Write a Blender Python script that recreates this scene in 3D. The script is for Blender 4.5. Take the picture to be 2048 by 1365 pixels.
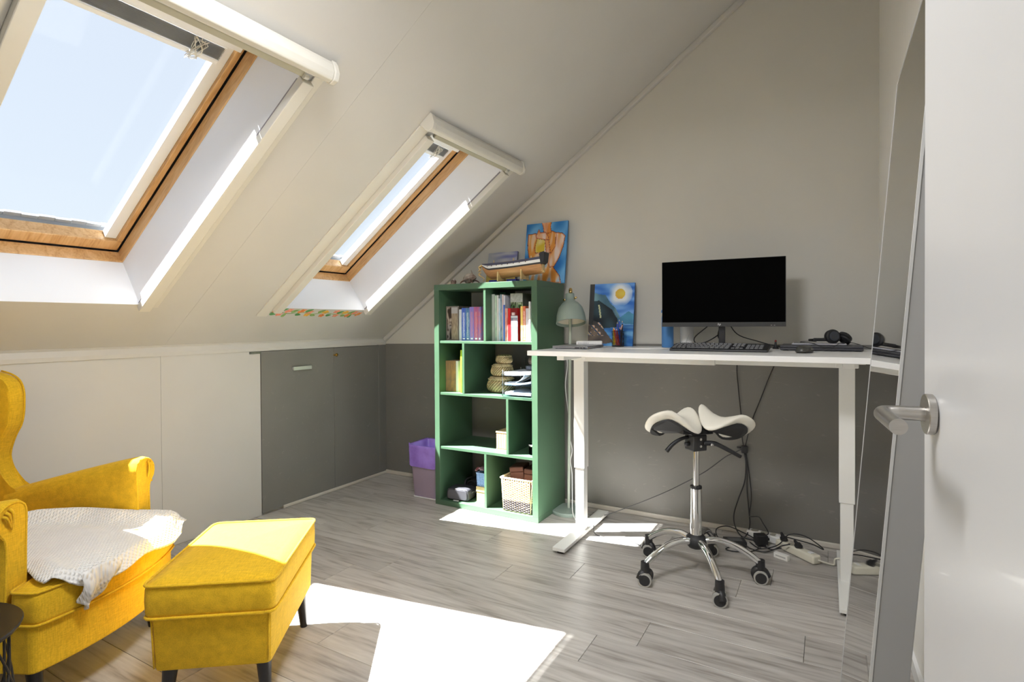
import bpy, bmesh, math, random
from mathutils import Vector, Matrix, Euler
random.seed(7)
for o in list(bpy.data.objects): bpy.data.objects.remove(o)
S = bpy.context.scene
COL = S.collection
PI = math.pi

# ------------------------------------------------------------------ camera
CAM = Vector((3.1025, -3.3863, 1.205))
YAW, PITCH, ROLL = 0.51659, -0.010402, -0.0060725
fw = Vector((-math.sin(YAW)*math.cos(PITCH), math.cos(YAW)*math.cos(PITCH), math.sin(PITCH)))
rt = Vector((math.cos(YAW), math.sin(YAW), 0)); up = rt.cross(fw)
r2 = rt*math.cos(ROLL)+up*math.sin(ROLL); u2 = -rt*math.sin(ROLL)+up*math.cos(ROLL)
cd = bpy.data.cameras.new('camera'); cam = bpy.data.objects.new('photo_camera', cd); COL.objects.link(cam)
cam.matrix_world = Matrix(((r2.x, u2.x, -fw.x, CAM.x), (r2.y, u2.y, -fw.y, CAM.y), (r2.z, u2.z, -fw.z, CAM.z), (0, 0, 0, 1)))
cd.sensor_width = 36; cd.lens = 1106.84/2048*36; cd.shift_y = -23.64/2048; cd.clip_start = 0.05
S.camera = cam

# ------------------------------------------------------------------ light
SUN_DIR = Vector((0.54, 0.295, -1.0)).normalized()
w = bpy.data.worlds.new('world'); S.world = w; w.use_nodes = True
nt = w.node_tree; bg = nt.nodes['Background']
sky = nt.nodes.new('ShaderNodeTexSky'); sky.sky_type = 'NISHITA'; sky.sun_disc = False
sky.sun_elevation = math.asin(-SUN_DIR.z); sky.sun_rotation = math.atan2(-SUN_DIR.x, -SUN_DIR.y)
sky.air_density = 1.3; sky.dust_density = 1.2
mx = nt.nodes.new('ShaderNodeMix'); mx.data_type = 'RGBA'; mx.inputs[0].default_value = 0.80
sc = nt.nodes.new('ShaderNodeMix'); sc.data_type = 'RGBA'; sc.blend_type = 'MULTIPLY'; sc.inputs[0].default_value = 1
sc.inputs[7].default_value = (0.10, 0.10, 0.10, 1)
nt.links.new(sky.outputs[0], sc.inputs[6]); nt.links.new(sc.outputs[2], mx.inputs[6])
mx.inputs[7].default_value = (0.60, 0.645, 0.72, 1)
nt.links.new(mx.outputs[2], bg.inputs[0]); bg.inputs[1].default_value = 0.86
sd = bpy.data.lights.new('sun', 'SUN'); sun = bpy.data.objects.new('sun', sd); COL.objects.link(sun)
sd.energy = 40; sd.angle = 0.0095; sd.color = (1, 0.99, 0.975)
sun.rotation_euler = SUN_DIR.to_track_quat('-Z', 'Y').to_euler(); sun.location = (-3, -3, 6)
S.view_settings.view_transform = 'Standard'; S.view_settings.look = 'None'
S.view_settings.exposure = 0.78; S.view_settings.gamma = 1; S.view_settings.use_curve_mapping = False

S.cycles.max_bounces = 6; S.cycles.diffuse_bounces = 4; S.cycles.glossy_bounces = 4; S.cycles.transmission_bounces = 4; S.cycles.transparent_max_bounces = 10
# ------------------------------------------------------------------ helpers
FR = {}
def frame(o):
    return FR.get(o.name, Matrix.Identity(4))
def thing(name, label, cat, loc=(0, 0, 0), rot=(0, 0, 0), group=None, kind=None):
    o = bpy.data.objects.new(name, None); COL.objects.link(o)
    o.location = loc; o.rotation_euler = rot; o.empty_display_size = .05
    FR[o.name] = Matrix.Translation(Vector(loc)) @ Euler(rot).to_matrix().to_4x4()
    if label: o['label'] = label
    if cat: o['category'] = cat
    if group: o['group'] = group
    if kind: o['kind'] = kind
    return o
def tag(o, label, cat, group=None, kind=None):
    if label: o['label'] = label
    if cat: o['category'] = cat
    if group: o['group'] = group
    if kind: o['kind'] = kind
    return o
def obj(name, bm, mat, parent=None, smooth=False, world=False, bevel=0, subsurf=0, label=None, auto=None, bseg=2):
    """link one mesh; with world=True vertices are world coordinates and are moved into the parent's frame"""
    if world and parent is not None:
        m = frame(parent)
        bm.transform(m.inverted())
    bmesh.ops.recalc_face_normals(bm, faces=bm.faces)
    me = bpy.data.meshes.new(name); bm.to_mesh(me); bm.free()
    if mat is not None: me.materials.append(mat)
    o = bpy.data.objects.new(name, me); COL.objects.link(o)
    if parent is not None:
        o.parent = parent; FR[o.name] = frame(parent)
    if smooth:
        for p in me.polygons: p.use_smooth = True
    if bevel:
        b = o.modifiers.new('bevel', 'BEVEL'); b.width = bevel; b.segments = bseg; b.limit_method = 'ANGLE'; b.angle_limit = .6
        if smooth or bseg > 2:
            for p in me.polygons: p.use_smooth = True
            n = o.modifiers.new('wn', 'WEIGHTED_NORMAL'); n.keep_sharp = True
    if subsurf:
        s_ = o.modifiers.new('sub', 'SUBSURF'); s_.levels = subsurf; s_.render_levels = subsurf
    if auto:
        for e in me.edges: pass
        me.set_sharp_from_angle(angle=auto)
    if label: o['label'] = label
    return o
def put(o, loc=None, rot=None):
    """local placement of a child with its own origin"""
    if loc is not None: o.location = loc
    if rot is not None: o.rotation_euler = rot
    par = frame(o.parent) if o.parent else Matrix.Identity(4)
    FR[o.name] = par @ Matrix.Translation(o.location) @ o.rotation_euler.to_matrix().to_4x4()
    return o
def BM(): return bmesh.new()
def box(bm, x0, x1, y0, y1, z0, z1, M=None):
    v = [bm.verts.new((x, y, z)) for x in (x0, x1) for y in (y0, y1) for z in (z0, z1)]
    for f in ((0, 1, 3, 2), (4, 6, 7, 5), (0, 4, 5, 1), (2, 3, 7, 6), (0, 2, 6, 4), (1, 5, 7, 3)): bm.faces.new([v[i] for i in f])
    if M is not None: bmesh.ops.transform(bm, matrix=M, verts=v)
    return bm
def bx(*a, M=None): return box(BM(), *a, M=M)
def ring_frame(d):
    d = d.normalized(); a = Vector((0, 0, 1)) if abs(d.z) < .9 else Vector((1, 0, 0))
    u = d.cross(a).normalized(); return u, d.cross(u).normalized()
def cyl(bm, p0, p1, r0, r1=None, n=16, cap=True):
    p0, p1 = Vector(p0), Vector(p1); r1 = r0 if r1 is None else r1
    u, v = ring_frame(p1-p0); A = []; B = []
    for i in range(n):
        t = 2*PI*i/n; k = u*math.cos(t)+v*math.sin(t); A.append(bm.verts.new(p0+k*r0)); B.append(bm.verts.new(p1+k*r1))
    for i in range(n): bm.faces.new((A[i], A[(i+1) % n], B[(i+1) % n], B[i]))
    if cap: bm.faces.new(A[::-1]); bm.faces.new(B)
    return bm
def spline(pts, k=6):
    pts = [Vector(p) for p in pts]
    if len(pts) < 3: return pts
    out = []; P = [pts[0]*2-pts[1]]+pts+[pts[-1]*2-pts[-2]]
    for i in range(1, len(P)-2):
        a, b, c, d = P[i-1:i+3]
        for j in range(k):
            t = j/k; out.append(.5*((2*b)+(c-a)*t+(2*a-5*b+4*c-d)*t*t+(3*b-a-3*c+d)*t**3))
    out.append(pts[-1]); return out
def tube(bm, pts, r, n=8, k=6, rad=None):
    P = spline(pts, k) if k else [Vector(p) for p in pts]
    rings = []; u = None
    for i, p in enumerate(P):
        d = (P[min(i+1, len(P)-1)]-P[max(i-1, 0)]).normalized()
        if u is None: u, v = ring_frame(d)
        u = (u-d*u.dot(d)).normalized(); v = d.cross(u)
        rr = rad(i/(len(P)-1)) if rad else r
        rings.append([bm.verts.new(p+(u*math.cos(2*PI*j/n)+v*math.sin(2*PI*j/n))*rr) for j in range(n)])
    for a, b in zip(rings, rings[1:]):
        for j in range(n): bm.faces.new((a[j], a[(j+1) % n], b[(j+1) % n], b[j]))
    bm.faces.new(rings[0][::-1]); bm.faces.new(rings[-1]); return bm
def lathe(bm, prof, n=24, c=(0, 0, 0), capb=True, capt=True):
    R = []
    for r, z in prof: R.append([bm.verts.new((c[0]+r*math.cos(2*PI*i/n), c[1]+r*math.sin(2*PI*i/n), c[2]+z)) for i in range(n)])
    for a, b in zip(R, R[1:]):
        for i in range(n): bm.faces.new((a[i], a[(i+1) % n], b[(i+1) % n], b[i]))
    if capb: bm.faces.new(R[0][::-1])
    if capt: bm.faces.new(R[-1])
    return bm
def prism(bm, poly, a, b, axes='xz'):
    """extrude a 2-D outline (in the given axes) from a to b along the remaining axis"""
    rest = [q for q in 'xyz' if q not in axes][0]; idx = {'x': 0, 'y': 1, 'z': 2}
    def P(p, t):
        v = [0, 0, 0]; v[idx[axes[0]]], v[idx[axes[1]]], v[idx[rest]] = p[0], p[1], t; return v
    A = [bm.verts.new(P(p, a)) for p in poly]; B = [bm.verts.new(P(p, b)) for p in poly]; n = len(poly)
    for i in range(n): bm.faces.new((A[i], A[(i+1) % n], B[(i+1) % n], B[i]))
    bm.faces.new(A[::-1]); bm.faces.new(B); return bm
def grid_surface(bm, fn, nu, nv, closed_u=False):
    V = [[bm.verts.new(fn(i/(nu if closed_u else nu-1), j/(nv-1))) for j in range(nv)] for i in range(nu)]
    for i in range(nu if closed_u else nu-1):
        for j in range(nv-1): bm.faces.new((V[i][j], V[(i+1) % nu][j], V[(i+1) % nu][j+1], V[i][j+1]))
    return V
def copy_tree(o, parent=None):
    c = o.copy(); COL.objects.link(c); c.parent = parent
    FR[c.name] = FR.get(o.name, Matrix.Identity(4))
    for ch in list(o.children): copy_tree(ch, c)
    return c

# ------------------------------------------------------------------ materials
MATS = {}
def P(name, c, r=.5, m=0, var=.06, scale=6, bump=0, bscale=150, coat=0, stretch=(1, 1, 1), spec=.5, sheen=0, trans=0, c2=None, detail=4, rvar=0):
    if name in MATS: return MATS[name]
    M = bpy.data.materials.new(name); M.use_nodes = True; n = M.node_tree.nodes; l = M.node_tree.links
    b = n['Principled BSDF']; b.inputs['Roughness'].default_value = r; b.inputs['Metallic'].default_value = m
    b.inputs['Specular IOR Level'].default_value = spec; b.inputs['Coat Weight'].default_value = coat
    b.inputs['Sheen Weight'].default_value = sheen; b.inputs['Transmission Weight'].default_value = trans
    tc = n.new('ShaderNodeTexCoord'); mp = n.new('ShaderNodeMapping'); mp.inputs['Scale'].default_value = stretch
    l.new(tc.outputs['Object'], mp.inputs[0])
    nz = n.new('ShaderNodeTexNoise'); nz.inputs['Scale'].default_value = scale; nz.inputs['Detail'].default_value = detail
    l.new(mp.outputs[0], nz.inputs[0])
    rp = n.new('ShaderNodeValToRGB'); rp.color_ramp.elements[0].position = .3; rp.color_ramp.elements[1].position = .7
    c2 = c2 or tuple(min(1, q*(1+var)) for q in c); c1 = tuple(q*(1-var) for q in c) if c2 else c
    rp.color_ramp.elements[0].color = (*c1, 1); rp.color_ramp.elements[1].color = (*c2, 1)
    l.new(nz.outputs[0], rp.inputs[0]); l.new(rp.outputs[0], b.inputs['Base Color'])
    if rvar:
        mr = n.new('ShaderNodeMapRange'); mr.inputs[3].default_value = max(0, r-rvar); mr.inputs[4].default_value = min(1, r+rvar)
        l.new(nz.outputs[0], mr.inputs[0]); l.new(mr.outputs[0], b.inputs['Roughness'])
    if bump:
        n2 = n.new('ShaderNodeTexNoise'); n2.inputs['Scale'].default_value = bscale; l.new(mp.outputs[0], n2.inputs[0])
        bp = n.new('ShaderNodeBump'); bp.inputs['Strength'].default_value = bump; bp.inputs['Distance'].default_value = .004
        l.new(n2.outputs[0], bp.inputs['Height']); l.new(bp.outputs[0], b.inputs['Normal'])
    MATS[name] = M; return M
def node(M, t, **k):
    q = M.node_tree.nodes.new(t)
    for a, v in k.items(): setattr(q, a, v)
    return q
CREAM = P('cream_paint', (.58, .565, .535), .55, var=.025, scale=2.2, bump=.05, bscale=60)
BACKW = P('beige_wall_paint', (.62, .605, .555), .75, var=.03, scale=1.6, bump=.08, bscale=90)
RIGHTW = P('white_wall_paint', (.80, .79, .76), .7, var=.02, scale=2, bump=.08, bscale=90)
WHITE = P('white_lacquer', (.84, .84, .83), .4, var=.015)
LINING = P('white_lining', (.84, .85, .88), .5, var=.012, scale=3)
RAIL = P('ivory_plastic', (.66, .635, .57), .4, var=.02)
SNOW = P('white_plastic', (.82, .82, .81), .35, var=.02)
BLACK = P('black_plastic', (.018, .018, .02), .42, var=.1, scale=20)
SATIN = P('black_satin', (.022, .022, .024), .55, var=.1, scale=30)
CHROME = P('chrome', (.80, .80, .80), .07, 1, var=.02)
STEEL = P('brushed_steel', (.52, .50, .47), .3, 1, var=.06, scale=40, stretch=(1, 1, 14))
BRASS = P('brass', (.78, .55, .22), .25, 1, var=.05)
def scuffed(name, c, dark, light):
    """matte wall paint with pale scratches and scuffs"""
    M = P(name, c, .55, var=.06, scale=2.5); n = M.node_tree.nodes; l = M.node_tree.links; b = n['Principled BSDF']
    tc = n.new('ShaderNodeTexCoord'); src = b.inputs['Base Color'].links[0].from_socket
    mp = n.new('ShaderNodeMapping'); mp.inputs['Rotation'].default_value = (.4, .5, .9); mp.inputs['Scale'].default_value = (3, 9, 9); l.new(tc.outputs['Object'], mp.inputs[0])
    a = n.new('ShaderNodeTexNoise'); a.inputs['Scale'].default_value = 5; a.inputs['Detail'].default_value = 8; a.inputs['Distortion'].default_value = 1.2; l.new(mp.outputs[0], a.inputs[0])
    r = n.new('ShaderNodeValToRGB'); r.color_ramp.elements[0].position = .64; r.color_ramp.elements[1].position = .74; l.new(a.outputs[0], r.inputs[0])
    m1 = n.new('ShaderNodeMath'); m1.operation = 'MULTIPLY'; m1.inputs[1].default_value = .45; l.new(r.outputs[0], m1.inputs[0])
    x = n.new('ShaderNodeMix'); x.data_type = 'RGBA'; l.new(m1.outputs[0], x.inputs[0]); l.new(src, x.inputs[6]); x.inputs[7].default_value = (*light, 1)
    l.new(x.outputs[2], b.inputs['Base Color']); return M
GREY = scuffed('grey_wall_paint', (.195, .187, .172), None, (.30, .28, .25))
def wood_mat(name, c1, c2, c3, rough=.45, ring=7, stretch=(.6, 9, 9), rand=0.0):
    M = bpy.data.materials.new(name); M.use_nodes = True; n = M.node_tree.nodes; l = M.node_tree.links; b = n['Principled BSDF']
    tc = n.new('ShaderNodeTexCoord'); oi = n.new('ShaderNodeObjectInfo')
    cb = n.new('ShaderNodeCombineXYZ'); mu = n.new('ShaderNodeMath'); mu.operation = 'MULTIPLY'; mu.inputs[1].default_value = 37; l.new(oi.outputs['Random'], mu.inputs[0])
    for i in range(3): l.new(mu.outputs[0], cb.inputs[i])
    ad = n.new('ShaderNodeVectorMath'); l.new(tc.outputs['Object'], ad.inputs[0]); l.new(cb.outputs[0], ad.inputs[1])
    mp = n.new('ShaderNodeMapping'); mp.inputs['Scale'].default_value = stretch; l.new(ad.outputs[0], mp.inputs[0])
    a = n.new('ShaderNodeTexNoise'); a.inputs['Scale'].default_value = 1.6; a.inputs['Detail'].default_value = 3; a.inputs['Distortion'].default_value = .6; l.new(mp.outputs[0], a.inputs[0])
    m = n.new('ShaderNodeMath'); m.operation = 'MULTIPLY'; m.inputs[1].default_value = ring; l.new(a.outputs[0], m.inputs[0])
    fr_ = n.new('ShaderNodeMath'); fr_.operation = 'PINGPONG'; fr_.inputs[1].default_value = .5; l.new(m.outputs[0], fr_.inputs[0])
    fn = n.new('ShaderNodeTexNoise'); fn.inputs['Scale'].default_value = 14; fn.inputs['Detail'].default_value = 6; l.new(mp.outputs[0], fn.inputs[0])
    mx_ = n.new('ShaderNodeMath'); mx_.operation = 'MULTIPLY_ADD'; mx_.inputs[1].default_value = .75; l.new(fr_.outputs[0], mx_.inputs[0]); l.new(fn.outputs[0], mx_.inputs[2])
    rp = n.new('ShaderNodeValToRGB'); e = rp.color_ramp.elements; e[0].position = .36; e[0].color = (*c1, 1); e[1].position = .95; e[1].color = (*c3, 1)
    k = e.new(.62); k.color = (*c2, 1); l.new(mx_.outputs[0], rp.inputs[0])
    hs = n.new('ShaderNodeHueSaturation'); l.new(rp.outputs[0], hs.inputs['Color'])
    mr = n.new('ShaderNodeMapRange'); mr.inputs[3].default_value = 1-rand; mr.inputs[4].default_value = 1+rand; l.new(oi.outputs['Random'], mr.inputs[0]); l.new(mr.outputs[0], hs.inputs['Value'])
    l.new(hs.outputs[0], b.inputs['Base Color']); b.inputs['Roughness'].default_value = rough
    bp = n.new('ShaderNodeBump'); bp.inputs['Strength'].default_value = .12; bp.inputs['Distance'].default_value = .001; l.new(fn.outputs[0], bp.inputs['Height']); l.new(bp.outputs[0], b.inputs['Normal'])
    MATS[name] = M; return M
OAK = wood_mat('grey_oak_laminate', (.29, .262, .235), (.44, .413, .383), (.53, .505, .472), .36, 6, (.45, 5, 5), .10)
PINE = wood_mat('lacquered_pine', (.50, .27, .10), (.62, .37, .16), (.70, .45, .22), .3, 4, (1.2, 9, 9), .03)
def weave_mat(name, c, sc=320, rough=.85, amt=.35, var=.05):
    M = P(name, c, rough, var=var, scale=9, spec=.15, sheen=.06); n = M.node_tree.nodes; l = M.node_tree.links; b = n['Principled BSDF']
    tc = n.new('ShaderNodeTexCoord'); hs = []
    for st in ((sc, sc*.12, sc), (sc*.12, sc, sc*.12)):
        mp = n.new('ShaderNodeMapping'); mp.inputs['Scale'].default_value = st; l.new(tc.outputs['Object'], mp.inputs[0])
        z = n.new('ShaderNodeTexNoise'); z.inputs['Scale'].default_value = 1; z.inputs['Detail'].default_value = 2; l.new(mp.outputs[0], z.inputs[0]); hs.append(z)
    a = n.new('ShaderNodeMath'); a.operation = 'ADD'; l.new(hs[0].outputs[0], a.inputs[0]); l.new(hs[1].outputs[0], a.inputs[1])
    src = b.inputs['Base Color'].links[0].from_socket
    hv = n.new('ShaderNodeHueSaturation'); l.new(src, hv.inputs['Color'])
    mr = n.new('ShaderNodeMapRange'); mr.inputs[1].default_value = .6; mr.inputs[2].default_value = 1.4; mr.inputs[3].default_value = .78; mr.inputs[4].default_value = 1.18
    l.new(a.outputs[0], mr.inputs[0]); l.new(mr.outputs[0], hv.inputs['Value']); l.new(hv.outputs[0], b.inputs['Base Color'])
    bp = n.new('ShaderNodeBump'); bp.inputs['Strength'].default_value = amt; bp.inputs['Distance'].default_value = .0015; l.new(a.outputs[0], bp.inputs['Height']); l.new(bp.outputs[0], b.inputs['Normal'])
    return M
YELLOW = weave_mat('mustard_linen', (.71, .43, .020))
def glass_mat(name, tint=(1, 1, 1), refl=.06, rough=.0):
    M = bpy.data.materials.new(name); M.use_nodes = True; n = M.node_tree.nodes; l = M.node_tree.links
    n.remove(n['Principled BSDF']); t = n.new('ShaderNodeBsdfTransparent'); t.inputs[0].default_value = (*tint, 1)
    g = n.new('ShaderNodeBsdfGlossy'); g.inputs['Roughness'].default_value = rough; mx_ = n.new('ShaderNodeMixShader')
    lw = n.new('ShaderNodeLayerWeight'); pw = n.new('ShaderNodeMath'); pw.operation = 'POWER'; pw.inputs[1].default_value = 4.5; l.new(lw.outputs['Facing'], pw.inputs[0])
    f = n.new('ShaderNodeMath'); f.operation = 'MULTIPLY_ADD'; f.inputs[1].default_value = .25; f.inputs[2].default_value = refl*.05; l.new(pw.outputs[0], f.inputs[0]); l.new(f.outputs[0], mx_.inputs[0])
    l.new(t.outputs[0], mx_.inputs[1]); l.new(g.outputs[0], mx_.inputs[2]); l.new(mx_.outputs[0], n['Material Output'].inputs[0]); MATS[name] = M; return M
GLASS = glass_mat('window_glass', (.97, .98, .98))
ACRYL = glass_mat('clear_acrylic', (.86, .90, .93))
def attr_mat(name, rough=.7):
    M = P(name, (.5, .5, .5), rough, bump=.25, bscale=220); n = M.node_tree.nodes; l = M.node_tree.links
    a = n.new('ShaderNodeVertexColor'); a.layer_name = 'paint'; l.new(a.outputs[0], n['Principled BSDF'].inputs['Base Color']); return M
PAINT = attr_mat('canvas_paint')
PRINT = attr_mat('printed_cover', .45)
def srgb(*c):
    return tuple(((q/255)/12.92 if q/255 <= .04045 else ((q/255+.055)/1.055)**2.4) for q in c)
def painted_panel(name, w, h, t, fn, nu, nv, parent, mat=None, edge=(.7, .7, .68)):
    """flat canvas in local xz (x 0..w, z 0..h, front at y=0, thickness t), colour print from fn(u,v) in 0..1"""
    bm = BM(); lay = bm.loops.layers.color.new('paint')
    V = [[bm.verts.new((w*i/nu, 0, h*j/nv)) for j in range(nv+1)] for i in range(nu+1)]
    for i in range(nu):
        for j in range(nv):
            f = bm.faces.new((V[i][j], V[i+1][j], V[i+1][j+1], V[i][j+1])); c = fn((i+.5)/nu, (j+.5)/nv)
            for lp in f.loops: lp[lay] = (*[max(0, min(1, q)) for q in c], 1)
    b = [bm.verts.new(p) for p in ((0, t, 0), (w, t, 0), (w, t, h), (0, t, h))]
    bf = [bm.faces.new(b)]
    for ed, (p, q) in (([V[i][0] for i in range(nu+1)], (b[0], b[1])), ([V[nu][j] for j in range(nv+1)], (b[1], b[2])), ([V[i][nv] for i in range(nu, -1, -1)], (b[2], b[3])), ([V[0][j] for j in range(nv, -1, -1)], (b[3], b[0]))):
        bf.append(bm.faces.new(ed+[q, p]))
    for f in bf:
        for lp in f.loops: lp[lay] = (*edge, 1)
    # keep linear values: store as float attribute
    bmesh.ops.recalc_face_normals(bm, faces=bm.faces)
    me = bpy.data.meshes.new(name)
    cols = []
    bm.to_mesh(me); bm.free(); me.materials.append(mat or PAINT)
    o = bpy.data.objects.new(name, me); COL.objects.link(o); o.parent = parent
    if parent is not None: FR[o.name] = frame(parent)
    return o
#--PART2--
# ================================================================== THE ROOM
TH = math.atan(0.72355); Z0 = 1.0917; CT, ST = math.cos(TH), math.sin(TH)
YF = -4.4                                   # front wall, behind the camera
XR = lambda y: 3.337-.030*y                 # right wall is slightly out of square
def struct(o): o['kind'] = 'structure'; return o
# floor: sub-floor plus laminate planks
floor = struct(obj('floor', bx(-.05, 3.6, YF-.05, .05, -.06, -.0125), P('underlay', (.2, .19, .17), .9)))
PLJ = {-.62: 2.757, -.81: 2.05, -1.0: 1.742, -1.19: 2.488, -1.38: 2.333}
rows = [-.05-.19*k for k in range(-1, 24)]
for k, yt in enumerate(rows):
    y0, y1 = max(yt-.19, YF), min(yt, 0)
    if y1-y0 < .01: continue
    j = PLJ.get(round(yt, 2), (k*.53) % 1.29)
    cuts = [c for c in (j-1.29*q for q in range(-3, 5)) if .04 < c < 3.30]; cuts = [0]+sorted(cuts)+[3.345-.03*y0]
    for a, b in zip(cuts, cuts[1:]):
        g = .0007; x_c, y_c = (a+b)/2, (y0+y1)/2
        bm = bx(a-x_c+g, b-x_c-g, y0-y_c+g, y1-y_c-g, -.012, 0)
        o = obj('plank', bm, OAK, floor, bevel=.0009, bseg=1); o.location = (x_c, y_c, 0)
# walls
bm = BM(); prism(bm, [(-.02, -.02), (3.36, -.02), (3.36, Z0+3.36*.72355+.05), (-.02, Z0+.03)], 0, .06, 'xz')
wall_back = struct(obj('wall_back', bm, BACKW))
bm = BM(); prism(bm, [(.0, .03), (3.337, .03), (3.337, 1.083), (1.5, 1.068), (.0, 1.047)], -.004, .001, 'xz')
obj('painted_dado', bm, GREY, wall_back, label='scuffed dark grey painted lower wall')
bm = BM(); prism(bm, [(-.02, -.02), (3.52, -.02), (3.52, Z0+3.52*.72355+.05), (-.02, Z0+.03)], YF-.06, YF, 'xz')
struct(obj('wall_front', bm, RIGHTW))
bm = BM(); prism(bm, [(XR(.05), .05), (XR(YF-.05), YF-.05), (XR(YF-.05)+.06, YF-.05), (XR(.05)+.06, .05)], -.02, 3.75, 'xy')
struct(obj('wall_right', bm, RIGHTW))
wall_left = struct(obj('wall_left', bx(-.08, -.012, YF-.05, .03, -.02, Z0+.02), P('wall_core', (.5, .48, .45), .8)))
for a, b in ((YF, -2.98), (-2.98, -1.74), (-1.74, -1.139)):
    obj('wall_panel', bx(-.012, 0, a+.0004, b-.0004, 0, 1.045), CREAM, wall_left, bevel=.001, bseg=1)
# low grey doors in the knee wall
door = thing('door_1', 'pair of dark grey low doors in the knee wall', 'door', (0, -.55, 0), kind='structure')
dl = obj('door_leaf', bx(-.012, .004, -1.1365, -.5435, .012, 1.037), GREY, door, world=True, bevel=.0015, bseg=1)
bm = BM(); box(bm, .004, .019, -.902, -.892, .902, .922); box(bm, .004, .019, -.768, -.758, .902, .922); box(bm, .016, .022, -.904, -.756, .900, .924)
obj('handle', bm, P('matt_aluminium', (.80, .80, .78), .4, .6), dl, world=True, bevel=.0015)
obj('door_leaf', bx(-.012, .004, -.5415, -.086, .012, 1.037), GREY, door, world=True, bevel=.0015, bseg=1)
obj('corner_strip', bx(-.012, .006, -.085, -.004, .012, 1.045), GREY, door, world=True, bevel=.002, bseg=1)
bm = BM(); box(bm, .004, .010, -.548, -.512, .979, .989); box(bm, .004, .016, -.527, -.519, .972, .996); cyl(bm, (.004, -.542, .984), (.013, -.542, .984), .006, n=10); cyl(bm, (.004, -.513, .984), (.012, -.513, .984), .005, n=10)
obj('turn_latch', bm, BRASS, door, world=True)
bm = BM(); box(bm, .0, .008, -1.215, -1.143, 1.024, 1.038)
for q in (-1.205, -1.19, -1.165, -1.15): cyl(bm, (.008, q, 1.031), (.010, q, 1.031), .004, n=8)
obj('slide_bolt', bm, P('dark_metal', (.25, .24, .22), .4, .8), door, world=True)
# ceiling: panels with hair-line joints, holes for the two roof windows; built in roof coordinates (s up the slope, y, d outward)
ceil = thing('ceiling', None, None, (0, 0, Z0), (0, -TH, 0), kind='structure')
W1 = (-2.742, -1.985); W2 = (-1.226, -.521); SB, STP = .362, 1.765; SE = 4.35
def ceil_piece(rects, name='ceiling_panel'):
    bm = BM()
    for s0, s1, y0, y1 in rects: box(bm, s0, s1, y0, y1, 0, .02)
    return obj(name, bm, CREAM, ceil)
g = .0003
ceil_piece([(-.02, SE, YF-.05, -2.985-g)])
ceil_piece([(-.02, SB, -2.985+g, -1.724-g), (STP, SE, -2.985+g, -1.724-g), (SB, STP, -2.985+g, W1[0]), (SB, STP, W1[1], -1.724-g)])
ceil_piece([(-.02, SB, -1.724+g, .03), (STP, SE, -1.724+g, .03), (SB, STP, -1.724+g, W2[0]), (SB, STP, W2[1], .03)])
bm = BM()
for (a, b) in ((YF-.05, W1[0]-.03), (W1[1]+.03, W2[0]-.03), (W2[1]+.03, .08)): box(bm, -.05, SE, a, b, .021, .10)
for (a, b) in (W1, W2):
    box(bm, -.05, SB-.03, a-.03, b+.03, .021, .10); box(bm, STP+.03, SE, a-.03, b+.03, .021, .10)
obj('roof_boarding', bm, P('roof_board', (.3, .28, .25), .9), ceil)
# trims
t1 = thing('trim_1', None, None, (0, 0, 0), kind='structure')
bm = BM(); prism(bm, [(-.01, 1.040), (.006, 1.0405), (.010, 1.060), (.004, 1.088), (.012, 1.098), (.0, 1.11), (-.02, 1.10)], YF, 0, 'xz')
obj('cove_strip', bm, CREAM, t1, world=True)
t2 = thing('trim_2', None, None, (0, 0, Z0), (0, -TH, 0), kind='structure')
obj('gable_moulding', bx(.0, 4.2, -.032, 0, -.030, .001), CREAM, t2, bevel=.006, bseg=2)
b1 = struct(obj('baseboard_back', bx(.0, 3.337, -.014, 0, 0, .03), P('greige_strip', (.58, .54, .48), .5), bevel=.006))
struct(obj('baseboard_left', bx(.0, .014, -.985, 0, 0, .022), MATS['greige_strip'], bevel=.006))
bm = BM(); prism(bm, [(XR(0)-.012, 0), (XR(YF)-.012, YF), (XR(YF)+.01, YF), (XR(0)+.01, 0)], 0, .05, 'xy')
struct(obj('baseboard_right', bm, SNOW))
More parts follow.
